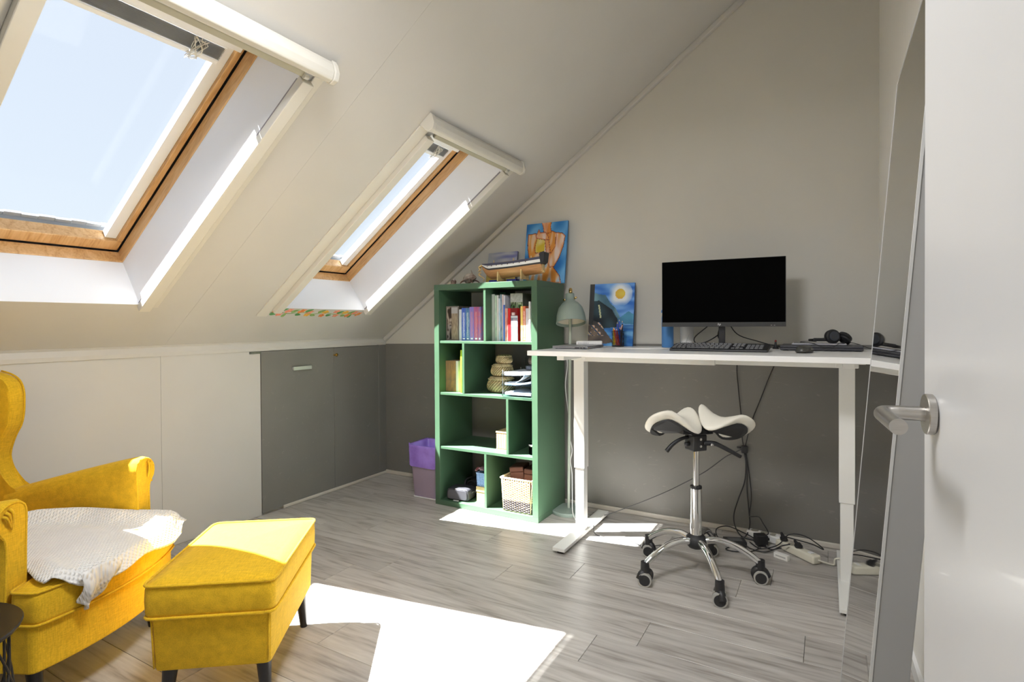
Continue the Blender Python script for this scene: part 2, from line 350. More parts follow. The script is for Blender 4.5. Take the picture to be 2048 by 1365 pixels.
# ------------------------------------------------------------------ roof windows
CLAD = P('grey_cladding', (.22, .23, .25), .5, .3)
PLEAT = P('grey_pleated_fabric', (.62, .63, .64), .8)
def roof_window(name, y0, y1, label):
    w_ = thing(name, label, 'window', (0, 0, Z0), (0, -TH, 0), kind='structure')
    D = .255
    def part(nm, m, *b, par=w_, bev=.0015): return obj(nm, bx(*b), m, par, bevel=bev, bseg=2)
    part('lining_bottom', LINING, SB-.02, SB+.001, y0-.02, y1+.02, .0005, D); part('lining_top', LINING, STP-.001, STP+.02, y0-.02, y1+.02, .0005, D)
    part('lining_left', LINING, SB, STP, y0-.02, y0+.001, .0005, D); part('lining_right', LINING, SB, STP, y1-.001, y1+.02, .0005, D)
    # fixed pine frame
    fr_ = [('frame_bottom', SB-.04, SB+.005, y0-.04, y1+.04), ('frame_top', STP-.005, STP+.04, y0-.04, y1+.04), ('frame_left', SB, STP, y0-.04, y0+.005), ('frame_right', SB, STP, y1-.005, y1+.04)]
    for nm, *b in fr_: part(nm, PINE, *b, D, .318, bev=.004)
    # pine sash, a dark gap away from the frame
    i = .009
    for nm, b in (('sash_bottom', (SB+i, SB+.072, y0+i, y1-i)), ('sash_top', (STP-.09, STP-i, y0+i, y1-i)), ('sash_left', (SB+.072, STP-.09, y0+i, y0+.034)), ('sash_right', (SB+.072, STP-.09, y1-.034, y1-i))):
        part(nm, PINE, *b, .322, .385, bev=.004)
    # white side channels of the pleated blind, on the sash
    for nm, a, b in (('blind_channel', y0+.034, y0+.080), ('blind_channel', y1-.080, y1-.034)):
        o = part(nm, SNOW, SB+.074, STP-.09, a, b, .338, .376, bev=.002)
    part('vent_flap', WHITE, STP-.175, STP-.012, y0+.03, y1-.03, .300, .322, bev=.004)
    hd = part('blind_rail', SNOW, STP-.194, STP-.172, y0+.066, y1-.066, .322, .352, bev=.004)
    n = 9
    for k in range(n):
        s_ = STP-.196-.055*k/n; bm = BM(); prism(bm, [(s_, .326), (s_-.0035, .366), (s_-.0075, .326), (s_-.0038, .360)], y0+.070, y1-.070, 'xz'); obj('pleat', bm, PLEAT, w_)
    part('blind_bar', SNOW, STP-.276, STP-.254, y0+.068, y1-.068, .325, .365, bev=.005)
    bm = BM(); yk = y1-.17
    tube(bm, [(STP-.19+.10*(-.5+.5*math.cos(1.9*q)) , yk+.028*math.sin(2.3*q), .318-.004*(q % 3)) for q in range(22)], .0013, 5, 4)
    obj('blind_cord', bm, RAIL, w_)
    obj('pane', bx(SB+.068, STP-.085, y0+.05, y1-.05, .376, .380), GLASS, w_)
    bm = BM()
    for b in ((SB-.10, SB+.070, y0-.10, y1+.10), (STP-.09, STP+.10, y0-.10, y1+.10), (SB+.058, STP-.09, y0-.10, y0+.052), (SB+.058, STP-.09, y1-.052, y1+.10)): box(bm, *b, .381, .405)
    for b in ((SB-.12, SB-.04, y0-.12, y1+.12), (STP+.04, STP+.12, y0-.12, y1+.12), (SB-.04, STP+.04, y0-.12, y0-.04), (SB-.04, STP+.04, y1+.04, y1+.12)): box(bm, *b, .09, .381)
    obj('cladding', bm, CLAD, w_)
    bm = BM()
    for k in range(12): yy = y0+.02+(y1-y0-.04)*k/12; box(bm, SB-.06, SB+.086+.004*(k % 2), yy, yy+(y1-y0)/13, .406, .418)
    obj('flashing', bm, P('lead_flashing', (.33, .34, .37), .6), w_)
    # roller-blind guide rails on the ceiling and the cassette at the top
    for sgn, ye in ((-1, y0), (1, y1)):
        a, b = sorted((ye-sgn*.010, ye+sgn*.040)); part('guide_rail', RAIL, SB-.012, STP-.01, a, b, -.034, .0005, bev=.003)
        a, b = sorted((ye+sgn*.040, ye+sgn*(.083 if sgn > 0 else .11))); part('guide_flange', RAIL, SB-.075 if sgn < 0 else SB-.012, STP+.02, a, b, -.008, .0005, bev=.003)
        a, b = sorted((ye-sgn*.004, ye-sgn*.0015)); part('brush_seal', P('grey_brush', (.30, .28, .30), .9), SB, STP-.03, a, b, -.014, .012, bev=0)
    prof = [(STP+.022, .0), (STP+.022, -.016), (STP+.028, -.020), (STP+.030, -.040), (STP+.040, -.058), (STP+.058, -.064), (STP+.066, -.060), (STP+.082, -.048), (STP+.094, -.020), (STP+.095, 0)]
    bm = BM(); prism(bm, prof, y0-.085, y1+.062, 'xz'); obj('blind_cassette', bm, RAIL, w_, bevel=.003)
    for ya, yb in ((y0-.112, y0-.0855), (y1+.0625, y1+.083)):
        bm = BM(); prism(bm, [(s_+(0 if q < 5 else .006), d_*1.08) for q, (s_, d_) in enumerate(prof)], ya, yb, 'xz'); obj('cassette_end_cap', bm, RAIL, w_, bevel=.003)
    bm = BM(); box(bm, STP-.004, STP+.020, y0+.01, y1-.01, -.018, -.002); obj('pull_bar', bm, P('olive_bar', (.46, .44, .34), .5), w_, bevel=.004)
    bm = BM(); cyl(bm, (STP+.006, y1-.014, -.024), (STP+.006, y1+.004, -.024), .009, n=12); obj('bar_knob', bm, RAIL, w_)
    return w_
roof_window('window_1', *W1, 'large pine roof window nearest the yellow armchair')
roof_window('window_2', *W2, 'pine roof window with a painted flower border below it')
# painted flower border under window 2 : thin leaves, petals and a stem on the sloping ceiling
fb = thing('flower_border', 'painted vine of orange flowers and green leaves under the second roof window', 'decoration', (0, 0, Z0), (0, -TH, 0))
ORG = [P('orange_paint', (.80, .24, .06), .6, var=.25, scale=60), P('coral_paint', (.82, .30, .20), .6, var=.2, scale=60), P('amber_paint', (.85, .45, .06), .6, var=.2, scale=60)]
GRN = [P('leaf_green_paint', (.10, .30, .10), .6, var=.25, scale=60), P('moss_green_paint', (.24, .38, .12), .6, var=.25, scale=60)]
def blob(s, y, a, b, rot, m, nm, petals=0):
    bm = BM(); n = 16; pts = []
    for k in range(n):
        t = 2*PI*k/n; r = 1+(.22*math.cos(petals*t) if petals else 0); x_, y_ = a*r*math.cos(t), b*r*math.sin(t)*(1 if petals else (1-.5*math.cos(t)))
        pts.append((s+x_*math.sin(rot)+y_*math.cos(rot), y+x_*math.cos(rot)-y_*math.sin(rot)))
    prism(bm, pts, -.0012-.0006*random.random(), .0003, 'xy'); obj(nm, bm, m, fb)
y_a, y_b = -1.262, -.535
bm = BM(); tube(bm, [(.318+.008*math.sin(k*1.25), y_a+(y_b-y_a)*k/20, 0) for k in range(21)], .0022, 5, 3); obj('stem', bm, GRN[1], fb)
fx = [(.05, .340, 0), (.17, .338, 1), (.30, .336, 0), (.39, .328, 1), (.56, .332, 2), (.69, .338, 1), (.80, .332, 2), (.915, .330, 1), (.975, .316, 0), (.10, .304, 1), (.385, .302, 2), (.55, .296, 0), (.71, .298, 1), (.85, .300, 0)]
for k, (t, s_, c) in enumerate(fx): blob(s_, y_a+(y_b-y_a)*t, .027 if k < 9 else .021, .016, .35+.3*math.sin(k), ORG[c], 'flower', 5)
lx = [(.115, .346, .5), (.235, .338, .5), (.375, .345, .5), (.515, .340, .5), (.735, .334, .4), (.875, .334, .6), (.04, .304, -.1), (.155, .296, 1.2), (.29, .302, -.1), (.45, .298, -.2), (.625, .300, .1), (.80, .298, 0), (.885, .296, 1.3)]
for k, (t, s_, r_) in enumerate(lx): blob(s_, y_a+(y_b-y_a)*t, .028 if k < 6 else .021, .011, r_, GRN[k % 2], 'leaf')
# ------------------------------------------------------------------ white room door standing open on the right
dA = math.radians(5); E0 = Vector((3.225, -2.40)); dv = Vector((math.sin(dA), -math.cos(dA)))
d2 = thing('door_2', 'white room door standing open at the right edge', 'door', (E0.x, E0.y, 0), (0, 0, math.atan2(dv.y, dv.x)), kind='structure')
DOORW = P('glossy_door_lacquer', (.50, .50, .50), .28, var=.01, coat=.1)
lf = obj('leaf', bx(0, .83, 0, .040, .012, 2.03), DOORW, d2, bevel=.003)   # local x runs to the hinges, +y is away from the room
hz = 1.078; hx = .052
bm = BM(); lathe(bm, [(.0255, 0), (.0275, .002), (.0275, .0095), (.0265, .0105), (.012, .0105)], 36, (0, 0, 0)); bm.transform(Matrix.Translation((hx, 0, hz)) @ Matrix.Rotation(PI/2, 4, 'X'))
hd = obj('door_handle', bm, STEEL, lf, smooth=True, auto=.7)
bm = BM(); tube(bm, [(hx, -.004, hz), (hx, -.030, hz), (hx, -.044, hz), (hx+.004, -.056, hz), (hx+.016, -.062, hz), (hx+.040, -.063, hz), (hx+.125, -.063, hz)], .0098, 20, 6)
o = obj('lever', bm, STEEL, lf, smooth=True, auto=.7)
bm = BM()
for z_ in (.25, 1.8): cyl(bm, (.835, -.006, z_), (.835, -.006, z_+.10), .008, n=12)
obj('hinge', bm, STEEL, d2)
# unseen fill lamp added under the slope; sun and sky left the room dark
lp = thing('added_fill_lamp', 'added round white fill lamp hanging out of view high under the slope', 'lamp', (2.30, -2.55, 2.44))
bm = BM(); cyl(bm, (0, 0, .04), (0, 0, .33), .006, n=8); obj('rod', bm, SNOW, lp)
bm = BM(); lathe(bm, [(.30, 0), (.31, .01), (.31, .05), (.05, .055)], 40); obj('housing', bm, SNOW, lp, smooth=True, auto=.6)
DIFF = bpy.data.materials.new('fill_lamp_diffuser'); DIFF.use_nodes = True; b_ = DIFF.node_tree.nodes['Principled BSDF']; b_.inputs['Emission Color'].default_value = (1, .96, .90, 1); b_.inputs['Emission Strength'].default_value = 3
bm = BM(); lathe(bm, [(.001, -.02), (.20, -.016), (.295, -.002)], 40, capt=False); obj('diffuser', bm, DIFF, lp, smooth=True)
ld = bpy.data.lights.new('fill_lamp_light', 'AREA'); ld.shape = 'DISK'; ld.size = .55; ld.energy = 22; ld.color = (.97, .98, 1)
lo = bpy.data.objects.new('fill_lamp_light', ld); COL.objects.link(lo); lo.parent = lp; lo.location = (0, 0, -.03)
#--PART3--
# ================================================================== BIG FURNITURE
GREEN = P('green_lacquer', (.056, .116, .066), .34, var=.05, scale=3, c2=(.068, .134, .079))
# ------------------------------------------------------------------ bookcase
BX0, BX1, BY0, BY1, BH = .826, 1.597, -.430, -.040, 1.465
bc = thing('bookcase', 'tall green open bookcase with offset dividers standing against the back wall', 'bookcase', ((BX0+BX1)/2, BY0, 0))
def gb(nm, *b, bev=.0015): return obj(nm, bx(*b), GREEN, bc, world=True, bevel=bev)
gb('side_panel', BX0, BX0+.039, BY0, BY1, .034, BH-.037); gb('side_panel', BX1-.039, BX1, BY0, BY1, .034, BH-.037)
gb('top_panel', BX0, BX1, BY0, BY1, BH-.037, BH); gb('bottom_panel', BX0, BX1, BY0, BY1, 0, .034)
SHZ = [(1.076, 1.093), (.734, .751), (.374, .392)]
for a, b in SHZ: gb('shelf', BX0+.039, BX1-.039, BY0+.004, BY1-.001, a, b)
ROWZ = [(1.093, BH-.037), (.751, 1.076), (.392, .734), (.034, .374)]
for (a, b), x in zip(ROWZ, (1.222, 1.056, 1.383, 1.220)): gb('divider', x-.0085, x+.0085, BY0+.004, BY1-.001, a, b)
R1, R2, R3, R4 = 1.0932, .7512, .3922, .0342       # shelf surfaces
# ------------------------------------------------------------------ standing desk
DX0, DX1, DY0, DY1, DZ = 1.735, 3.325, -.82, -.03, 1.061
dk = thing('standing_desk', 'white height-adjustable standing desk along the back wall', 'desk', (2.53, -.42, 0))
DESKW = P('desk_white', (.82, .82, .82), .35, var=.012); STEELW = P('white_powder_coat', (.80, .80, .77), .4, var=.012)
def dp(nm, *b, m=STEELW, bev=.002, par=dk, **k): return obj(nm, bx(*b), m, par, world=True, bevel=bev, **k)
dp('tabletop', DX0, DX1, DY0, DY1, DZ-.025, DZ, m=DESKW)
for x in (1.889, 3.183):
    dp('upper_column', x-.031, x+.031, -.492, -.428, .385, .998); dp('lower_column', x-.026, x+.026, -.487, -.433, .03, .39)
    ft = dp('foot', x-.035, x+.035, -.775, -.105, .014, .032)
    for yy in (-.74, -.14):
        bm = BM(); cyl(bm, (x, yy, 0), (x, yy, .014), .022, n=16); obj('glide', bm, BLACK, ft, world=True)
    dp('side_bracket', x-.020, x+.020, -.74, -.12, 1.010, DZ-.025); dp('motor_head', x-.045, x+.045, -.500, -.420, .995, 1.030, bev=.004)
dp('cross_rail', 1.90, 2.62, -.499, -.462, .990, 1.028); dp('cross_rail', 2.40, 3.17, -.492, -.468, .995, 1.024); dp('cross_rail', 1.90, 3.17, -.455, -.425, .992, 1.026)
dp('end_bracket', 1.775, 1.885, -.49, -.43, 1.018, DZ-.025); dp('end_bracket', 3.21, 3.255, -.49, -.43, 1.012, DZ-.025)
# ------------------------------------------------------------------ armchair (local x = forward, y = towards the window wall, z up; x=0 at the cushion front)
CA = math.radians(26)
ac = thing('armchair', 'mustard yellow wingback armchair by the knee wall', 'armchair', (.906, -2.381, 0), (0, 0, CA))
DARKLEG = P('black_stained_wood', (.018, .015, .014), .35, var=.15, scale=20)
bow = lambda y, k=.065, h=.31: k*(1-(y/h)**2)
def soft_slab(outline, z0, z1, rim, crown, n_in=5):
    """upholstered slab: vertical sides, rounded rims, crowned top. outline: list of (x, y)"""
    bm = BM(); cx = sum(p[0] for p in outline)/len(outline); cy = sum(p[1] for p in outline)/len(outline)
    prof = [(1-rim*.9, z0), (1-rim*.25, z0+.004), (1, z0+.016), (1.006, (z0+z1)/2), (1, z1-.018), (1-rim*.3, z1-.004)]
    for k in range(1, n_in+1):
        f = (1-rim*.3)*(1-k/(n_in+.35)); prof.append((f, z1-.004+crown*(1-f*f)))
    R = [[bm.verts.new((cx+(x-cx)*f, cy+(y-cy)*f, z)) for x, y in outline] for f, z in prof]; n = len(outline)
    for a, b in zip(R, R[1:]):
        for i in range(n): bm.faces.new((a[i], a[(i+1) % n], b[(i+1) % n], b[i]))
    bm.faces.new(R[0][::-1]); bm.faces.new(R[-1]); return bm
def dense(pts, m=5):
    out = []
    for a, b in zip(pts, pts[1:]+pts[:1]): out += [(a[0]+(b[0]-a[0])*i/m, a[1]+(b[1]-a[1])*i/m) for i in range(m)]
    return out
def rounded(pts, r, k=4):
    out = []; n = len(pts)
    for i in range(n):
        p, a, b = Vector(pts[i]), Vector(pts[i-1]), Vector(pts[(i+1) % n]); u = (a-p); v = (b-p); q = min(r, u.length*.45, v.length*.45); u.normalize(); v.normalize()
        for j in range(k+1):
            t = j/k; out.append(tuple((p+u*q)*(1-t)**2+p*2*t*(1-t)+(p+v*q)*t*t))
    return out
front = [(bow(.31-.62*i/10), .31-.62*i/10) for i in range(11)]
cush = rounded(front+[(-.085, -.31), (-.10, -.235), (-.62, -.225), (-.62, .225), (-.10, .235), (-.085, .31)], .02, 3)
cu = obj('seat_cushion', soft_slab(cush, .300, .405, .05, .035), YELLOW, ac, smooth=True)
for z_ in (.402, .303):
    bm = BM(); pts = [(x*1.0, y*1.0, z_) for x, y in cush]; tube(bm, pts+[pts[0]], .0045, 6, 0); obj('piping', bm, YELLOW, cu, smooth=True)
base = rounded([(bow(y)-.012, y) for _, y in front]+[(-.12, -.31), (-.75, -.30), (-.75, .30), (-.12, .31)], .015, 2)
bm = BM(); prism(bm, base, .155, .300, 'xy'); obj('base_frame', bm, YELLOW, ac, bevel=.006)
def arm(sg):
    """rolled arm: cross-sections in (y, z) swept along x; sg=+1 far arm, -1 near arm"""
    bm = BM(); secs = []
    for i in range(13):
        t = i/12; x = -.118-.545*t; top = .672-.135*t**1.1; sh = 1 if i else 1
        prof = [(.235, .16), (.235, .30), (.234, .42), (.228, top-.10), (.226, top-.05), (.232, top-.018), (.252, top-.002), (.285, top+.001), (.318, top-.012), (.338, top-.045), (.334, top-.085), (.312, top-.112), (.306, top-.15), (.312, .36), (.318, .16)]
        if i == 0: prof = [(.272+(y-.272)*.90, .41+(z-.41)*.985) for y, z in prof]
        secs.append([bm.verts.new((x+(.018 if i == 0 else 0), sg*y, z)) for y, z in prof])
        if i == 0: secs.append([bm.verts.new((x+.004, sg*y, z)) for y, z in [(.272+(y-.272)*.985, .41+(z-.41)*.998) for y, z in [(.235, .16), (.235, .30), (.234, .42), (.228, top-.10), (.226, top-.05), (.232, top-.018), (.252, top-.002), (.285, top+.001), (.318, top-.012), (.338, top-.045), (.334, top-.085), (.312, top-.112), (.306, top-.15), (.312, .36), (.318, .16)]]])
    n = len(secs[0])
    for a, b in zip(secs, secs[1:]):
        for j in range(n): bm.faces.new((a[j], a[(j+1) % n], b[(j+1) % n], b[j]))
    bm.faces.new(secs[0]); bm.faces.new(secs[-1][::-1])
    o = obj('armrest', bm, YELLOW, ac, smooth=True, auto=.9)
    top = .672
    bm = BM(); pr_ = [(.240, .17), (.240, .42), (.236, top-.10), (.234, top-.05), (.240, top-.024), (.258, top-.010), (.285, top-.008), (.312, top-.020), (.329, top-.047), (.325, top-.083), (.307, top-.108), (.300, top-.15), (.306, .36), (.312, .17)]
    tube(bm, [(-.101, sg*y, z) for y, z in pr_], .004, 6, 2); obj('arm_piping', bm, YELLOW, o, smooth=True)
    bm = BM()                                                    # gathered pleats at the scroll
    for k in range(3):
        a = .25+.5*k; tube(bm, [(-.097, sg*(.283+.030*math.cos(a)), top-.048+.028*math.sin(a)), (-.088, sg*(.290+.022*math.cos(a+.4)), top-.05+.012*math.sin(a)), (-.094, sg*(.288), top-.085)], .005, 6, 4, rad=lambda t: .0055*(1-.6*t))
    obj('pleat', bm, YELLOW, o, smooth=True)
    bm = BM(); tube(bm, [(-.104, sg*(.318+.006), top-.108), (-.25, sg*.315, top-.14), (-.55, sg*.312, top-.21)], .004, 6, 4); obj('seam', bm, YELLOW, o, smooth=True)
    return o
arm(1); arm(-1)
wing_out = [(-.735, 1.02), (-.69, 1.006), (-.655, .981), (-.638, .940), (-.636, .891), (-.640, .838), (-.651, .796), (-.670, .763), (-.686, .728), (-.699, .686), (-.700, .645), (-.688, .604), (-.666, .569), (-.634, .532), (-.60, .50), (-.62, .40), (-.80, .40), (-.90, .98), (-.86, 1.015), (-.79, 1.025)]
for sg in (1, -1):
    bm = BM(); pts = [tuple(p)[:2] for p in spline([(x, z, 0) for x, z in wing_out]+[(-.725, 1.02, 0)], 3)][:-1]
    a, b = (.235, .305) if sg > 0 else (-.305, -.235); n = len(pts); cx = sum(p[0] for p in pts)/n; cz = sum(p[1] for p in pts)/n
    R = []
    for f, y in ((.88, a), (.97, a+.004), (1, a+.018), (1, b-.018), (.97, b-.004), (.88, b)): R.append([bm.verts.new((cx+(x-cx)*f, y, cz+(z-cz)*f)) for x, z in pts])
    for p, q in zip(R, R[1:]):
        for i in range(n): bm.faces.new((p[i], p[(i+1) % n], q[(i+1) % n], q[i]))
    bm.faces.new(R[0][::-1]); bm.faces.new(R[-1])
    wg = obj('wing', bm, YELLOW, ac, smooth=True, auto=.9)
    bm = BM(); tube(bm, [(x, sg*.300, z) for x, z in pts[:45]], .004, 6, 0); obj('wing_piping', bm, YELLOW, wg, smooth=True)
bm = BM()
def back_fn(u, v):
    y = -.24+.48*u; z = .38+.64*v; return (-.655-.20*v-.05*(1-(2*u-1)**2)*.6+.05*math.sin(PI*v)*(1-(2*u-1)**4), y, z)
V = grid_surface(bm, back_fn, 11, 12); V2 = grid_surface(bm, lambda u, v: (-.84-.09*v, -.24+.48*u, .16+.86*v), 11, 12)
for i in range(10):
    bm.faces.new((V[i][-1], V[i+1][-1], V2[i+1][-1], V2[i][-1])); bm.faces.new((V[i][0], V2[i][0], V2[i+1][0], V[i+1][0]))
for j in range(11):
    bm.faces.new((V[0][j], V[0][j+1], V2[0][j+1], V2[0][j])); bm.faces.new((V[-1][j], V2[-1][j], V2[-1][j+1], V[-1][j+1]))
obj('backrest', bm, YELLOW, ac, smooth=True, auto=.9)
for x, y, dx in ((-.07, -.25, .015), (-.07, .25, .015), (-.76, -.24, -.06), (-.76, .24, -.06)):
    bm = BM(); cyl(bm, (x+dx, y, 0), (x, y, .158), .014, .024, 14); obj('leg', bm, DARKLEG, ac, smooth=True, auto=.8)
# ------------------------------------------------------------------ knitted throw on the seat
KNIT = P('white_knit', (.80, .79, .77), .9, var=.04, sheen=.3)
n_ = KNIT.node_tree.nodes; l_ = KNIT.node_tree.links; tc = n_.new('ShaderNodeTexCoord')
wv = []
for rot in (.5, -.5):
    mp = n_.new('ShaderNodeMapping'); mp.inputs['Rotation'].default_value = (0, 0, rot); l_.new(tc.outputs['Object'], mp.inputs[0])
    q = n_.new('ShaderNodeTexWave'); q.inputs['Scale'].default_value = 34; q.inputs['Distortion'].default_value = .6; l_.new(mp.outputs[0], q.inputs[0]); wv.append(q)
ml = n_.new('ShaderNodeMath'); ml.operation = 'MULTIPLY'; l_.new(wv[0].outputs['Fac'], ml.inputs[0]); l_.new(wv[1].outputs['Fac'], ml.inputs[1])
bp = n_.new('ShaderNodeBump'); bp.inputs['Strength'].default_value = .9; bp.inputs['Distance'].default_value = .004; l_.new(ml.outputs[0], bp.inputs['Height']); l_.new(bp.outputs[0], n_['Principled BSDF'].inputs['Normal'])
bk = thing('throw_blanket', 'white knitted throw spread over the yellow armchair seat', 'blanket', (.906, -2.381, .43), (0, 0, CA))
def cush_top(x, y):
    f = max(0, 1-max(abs(y)/.31, abs(x+.27)/.35)**2)
    return .409+.036*f
bedge = [(-.55, -.06), (-.46, .09), (-.36, .16), (-.27, .215), (-.16, .232), (-.07, .29), (.035, .318)]      # back edge along the far arm
fedge = [(-.50, -.20), (-.38, -.215), (-.24, -.225), (-.085, -.235), (.02, -.255), (.045, -.235), (.050, -.235)]
back = [Vector((x, y, 0)) for x, y in bedge]; near = [Vector((x, y, 0)) for x, y in fedge]
backs = spline(back, 8); nears = spline([(-.50, -.21, 0), (-.40, -.222, 0), (-.30, -.226, 0), (-.20, -.228, 0), (-.115, -.228, 0), (-.05, -.27, 0), (.0, -.285, 0)], 8)
fronts = spline([(.0, -.285, 0), (.055, -.235, 0), (.085, -.16, 0), (.100, -.07, 0), (.090, .04, 0), (.085, .15, 0), (.075, .24, 0), (.045, .322, 0)], 8)
def blanket_fn(u, v):
    """u: from the chair back (0) to the front edge (1); v: near arm (0) to far arm (1)"""
    a = nears[min(len(nears)-1, int(u*(len(nears)-1)))]; b = backs[min(len(backs)-1, int(u*(len(backs)-1)))]
    p = a.lerp(b, v)
    if u > .72:
        f = fronts[min(len(fronts)-1, int(v*(len(fronts)-1)))]; k = ((u-.72)/.28); k = k*k*(3-2*k); p = p.lerp(f, k)
    z = cush_top(p.x, p.y)+.010
    z += .060*math.exp(-((v-.95)/.10)**2)*(.5+.5*math.sin(3*u+.6))*(1 if u < .9 else .6) + .012*math.sin(9*v+5*u)*math.exp(-((v-.75)/.2)**2)
    z += .020*math.exp(-((v-.10)/.07)**2)*math.exp(-((u-.85)/.2)**2) + .006*math.sin(17*u+3*v)*v*(1-v)
    fx_ = bow(p.y)
    if p.x > fx_+.004: z -= min(.10, (p.x-fx_)*1.1)*(1.0 if v < .9 else .5)
    return (p.x, p.y, z)
def blanket_mesh(fn, nu, nv, thick):
    bm = BM(); V = grid_surface(bm, fn, nu, nv); bmesh.ops.recalc_face_normals(bm, faces=bm.faces)
    g_ = bmesh.ops.solidify(bm, geom=bm.faces[:], thickness=thick); return bm
bm = blanket_mesh(blanket_fn, 44, 44, .010); bm.transform(Matrix.Translation((0, 0, -.43))); obj('cloth', bm, KNIT, bk, smooth=True)
tipc = [Vector(p) for p in ((.075, -.235, .430), (.085, -.19, .435), (.092, -.14, .436), (.090, -.085, .430))]
def tip_fn(u, v):
    t = spline(tipc, 8); p = t[min(len(t)-1, int(u*(len(t)-1)))]
    low = (-.185+.11*(u-.35), .292+.13*abs(u-.35)**1.1)
    q = Vector((bow(low[0])+.018+.014*math.sin(9*u), low[0], low[1])); k = v
    r = p.lerp(q, k); r.x += .018*math.sin(PI*min(1, v*1.1))+.008*math.sin(12*u)*v; return tuple(r)
bm = blanket_mesh(tip_fn, 26, 16, .008); bm.transform(Matrix.Translation((0, 0, -.43))); obj('hanging_corner', bm, KNIT, bk, smooth=True)
# ------------------------------------------------------------------ footstool
FA = math.radians(36.5); FC = Vector((1.305, -2.165))
fs = thing('footstool', 'mustard yellow footstool with dark tapered legs in front of the armchair', 'footstool', (FC.x, FC.y, 0), (0, 0, FA))
lid = rounded([(.192, -.285), (.192, .255), (-.187, .255), (-.187, -.285)], .03, 4)
lid = [p for p in lid]
ld_ = obj('lid', soft_slab(dense(rounded([(.192, -.282), (.196, .255), (-.190, .255), (-.190, -.282)], .03, 3), 2), .320, .425, .06, .022), YELLOW, fs, smooth=True)
lo_ = rounded([(.192, -.282), (.196, .255), (-.190, .255), (-.190, -.282)], .03, 3)
for z_ in (.421, .323):
    bm = BM(); tube(bm, [(x, y, z_) for x, y in lo_]+[(lo_[0][0], lo_[0][1], z_)], .0048, 6, 0); obj('piping', bm, YELLOW, ld_, smooth=True)
bb = rounded([(.172, -.262), (.176, .258), (-.170, .258), (-.170, -.262)], .02, 3); n = len(bb)
bm = BM(); A = [bm.verts.new((x*.985, y*.985, .152)) for x, y in bb]; A2 = [bm.verts.new((x*1.0, y*1.0, .162)) for x, y in bb]; B = [bm.verts.new((x*1.03, y*1.02, .322)) for x, y in bb]
for R0, R_ in ((A, A2), (A2, B)):
    for i in range(n): bm.faces.new((R0[i], R0[(i+1) % n], R_[(i+1) % n], R_[i]))
bm.faces.new(A[::-1]); bm.faces.new(B)
bd = obj('body', bm, YELLOW, fs, smooth=True, auto=.5)
for sx in (1, -1):
    bm = BM(); tube(bm, [(sx*.166, -.262, .162), (sx*.171, -.267, .32)], .0025, 6, 0); obj('seam', bm, YELLOW, bd, smooth=True)
for sx in (1, -1):
    for sy in (1, -1):
        bm = BM(); cyl(bm, (sx*.150, sy*.232, 0), (sx*.138, sy*.218, .156), .013, .024, 14); obj('leg', bm, DARKLEG, fs, smooth=True, auto=.8)
# ------------------------------------------------------------------ black wire side table at the left edge
SBL = P('dark_bronze_metal', (.030, .026, .024), .35, .4, var=.1, scale=30)
stc = Vector((1.112, -2.925)); st = thing('side_table', 'small round black wire side table beside the armchair', 'side table', (stc.x, stc.y, 0))
bm = BM(); lathe(bm, [(.001, .398), (.19, .398), (.200, .401), (.203, .409), (.200, .412), (.19, .410), (.001, .410)], 48); obj('tabletop', bm, SBL, st, smooth=True, auto=.5)
for k in range(20):
    a0 = 2*PI*k/20
    bm = BM(); tube(bm, [(.17*math.cos(a0+d_*t), .17*math.sin(a0+d_*t), .398-.385*t) for d_ in (.0,) for t in (0, .3, .7, 1)], .003, 6, 2)
    o = obj('wire', bm, SBL, st, smooth=True)
    if k % 2 == 0:
        bm = BM(); tube(bm, [((.17+.012*math.sin(PI*t))*math.cos(a0+1.05*t), (.17+.012*math.sin(PI*t))*math.sin(a0+1.05*t), .398-.385*t) for t in (0, .25, .5, .75, 1)], .003, 6, 2); obj('wire', bm, SBL, st, smooth=True)
        bm = BM(); tube(bm, [((.17+.012*math.sin(PI*t))*math.cos(a0-1.05*t), (.17+.012*math.sin(PI*t))*math.sin(a0-1.05*t), .398-.385*t) for t in (0, .25, .5, .75, 1)], .003, 6, 2); obj('wire', bm, SBL, st, smooth=True)
bm = BM(); tube(bm, [(.17*math.cos(2*PI*i/32), .17*math.sin(2*PI*i/32), .006) for i in range(33)], .006, 8, 0); obj('base_ring', bm, SBL, st, smooth=True)
# ------------------------------------------------------------------ leaning mirror
ML = math.atan(.079); mr = thing('leaning_mirror', 'tall frameless mirror leaning against the right wall beside the desk', 'mirror', (3.135, -2.162, 0), (0, ML, 0))
MIRR = P('mirror_glass', (.62, .63, .62), .03, 1, var=.05, scale=350, rvar=.02)
bm = bx(0, .056, 0, .718, .001, 1.895); obj('cabinet_body', bm, P('satin_grey_side', (.40, .40, .395), .45, .25, var=.02), mr, bevel=.002, label='satin grey side of the mirror')
obj('mirror_glass', bx(-.004, .0, .004, .714, .004, 1.890), MIRR, mr)
bm = BM(); box(bm, -.0050, .0, -.001, .004, .001, 1.895); box(bm, -.0050, .0, .716, .719, .001, 1.895); box(bm, -.0050, 0, .004, .716, 1.892, 1.895)
obj('edge_trim', bm, P('trim_grey', (.55, .55, .54), .4), mr)
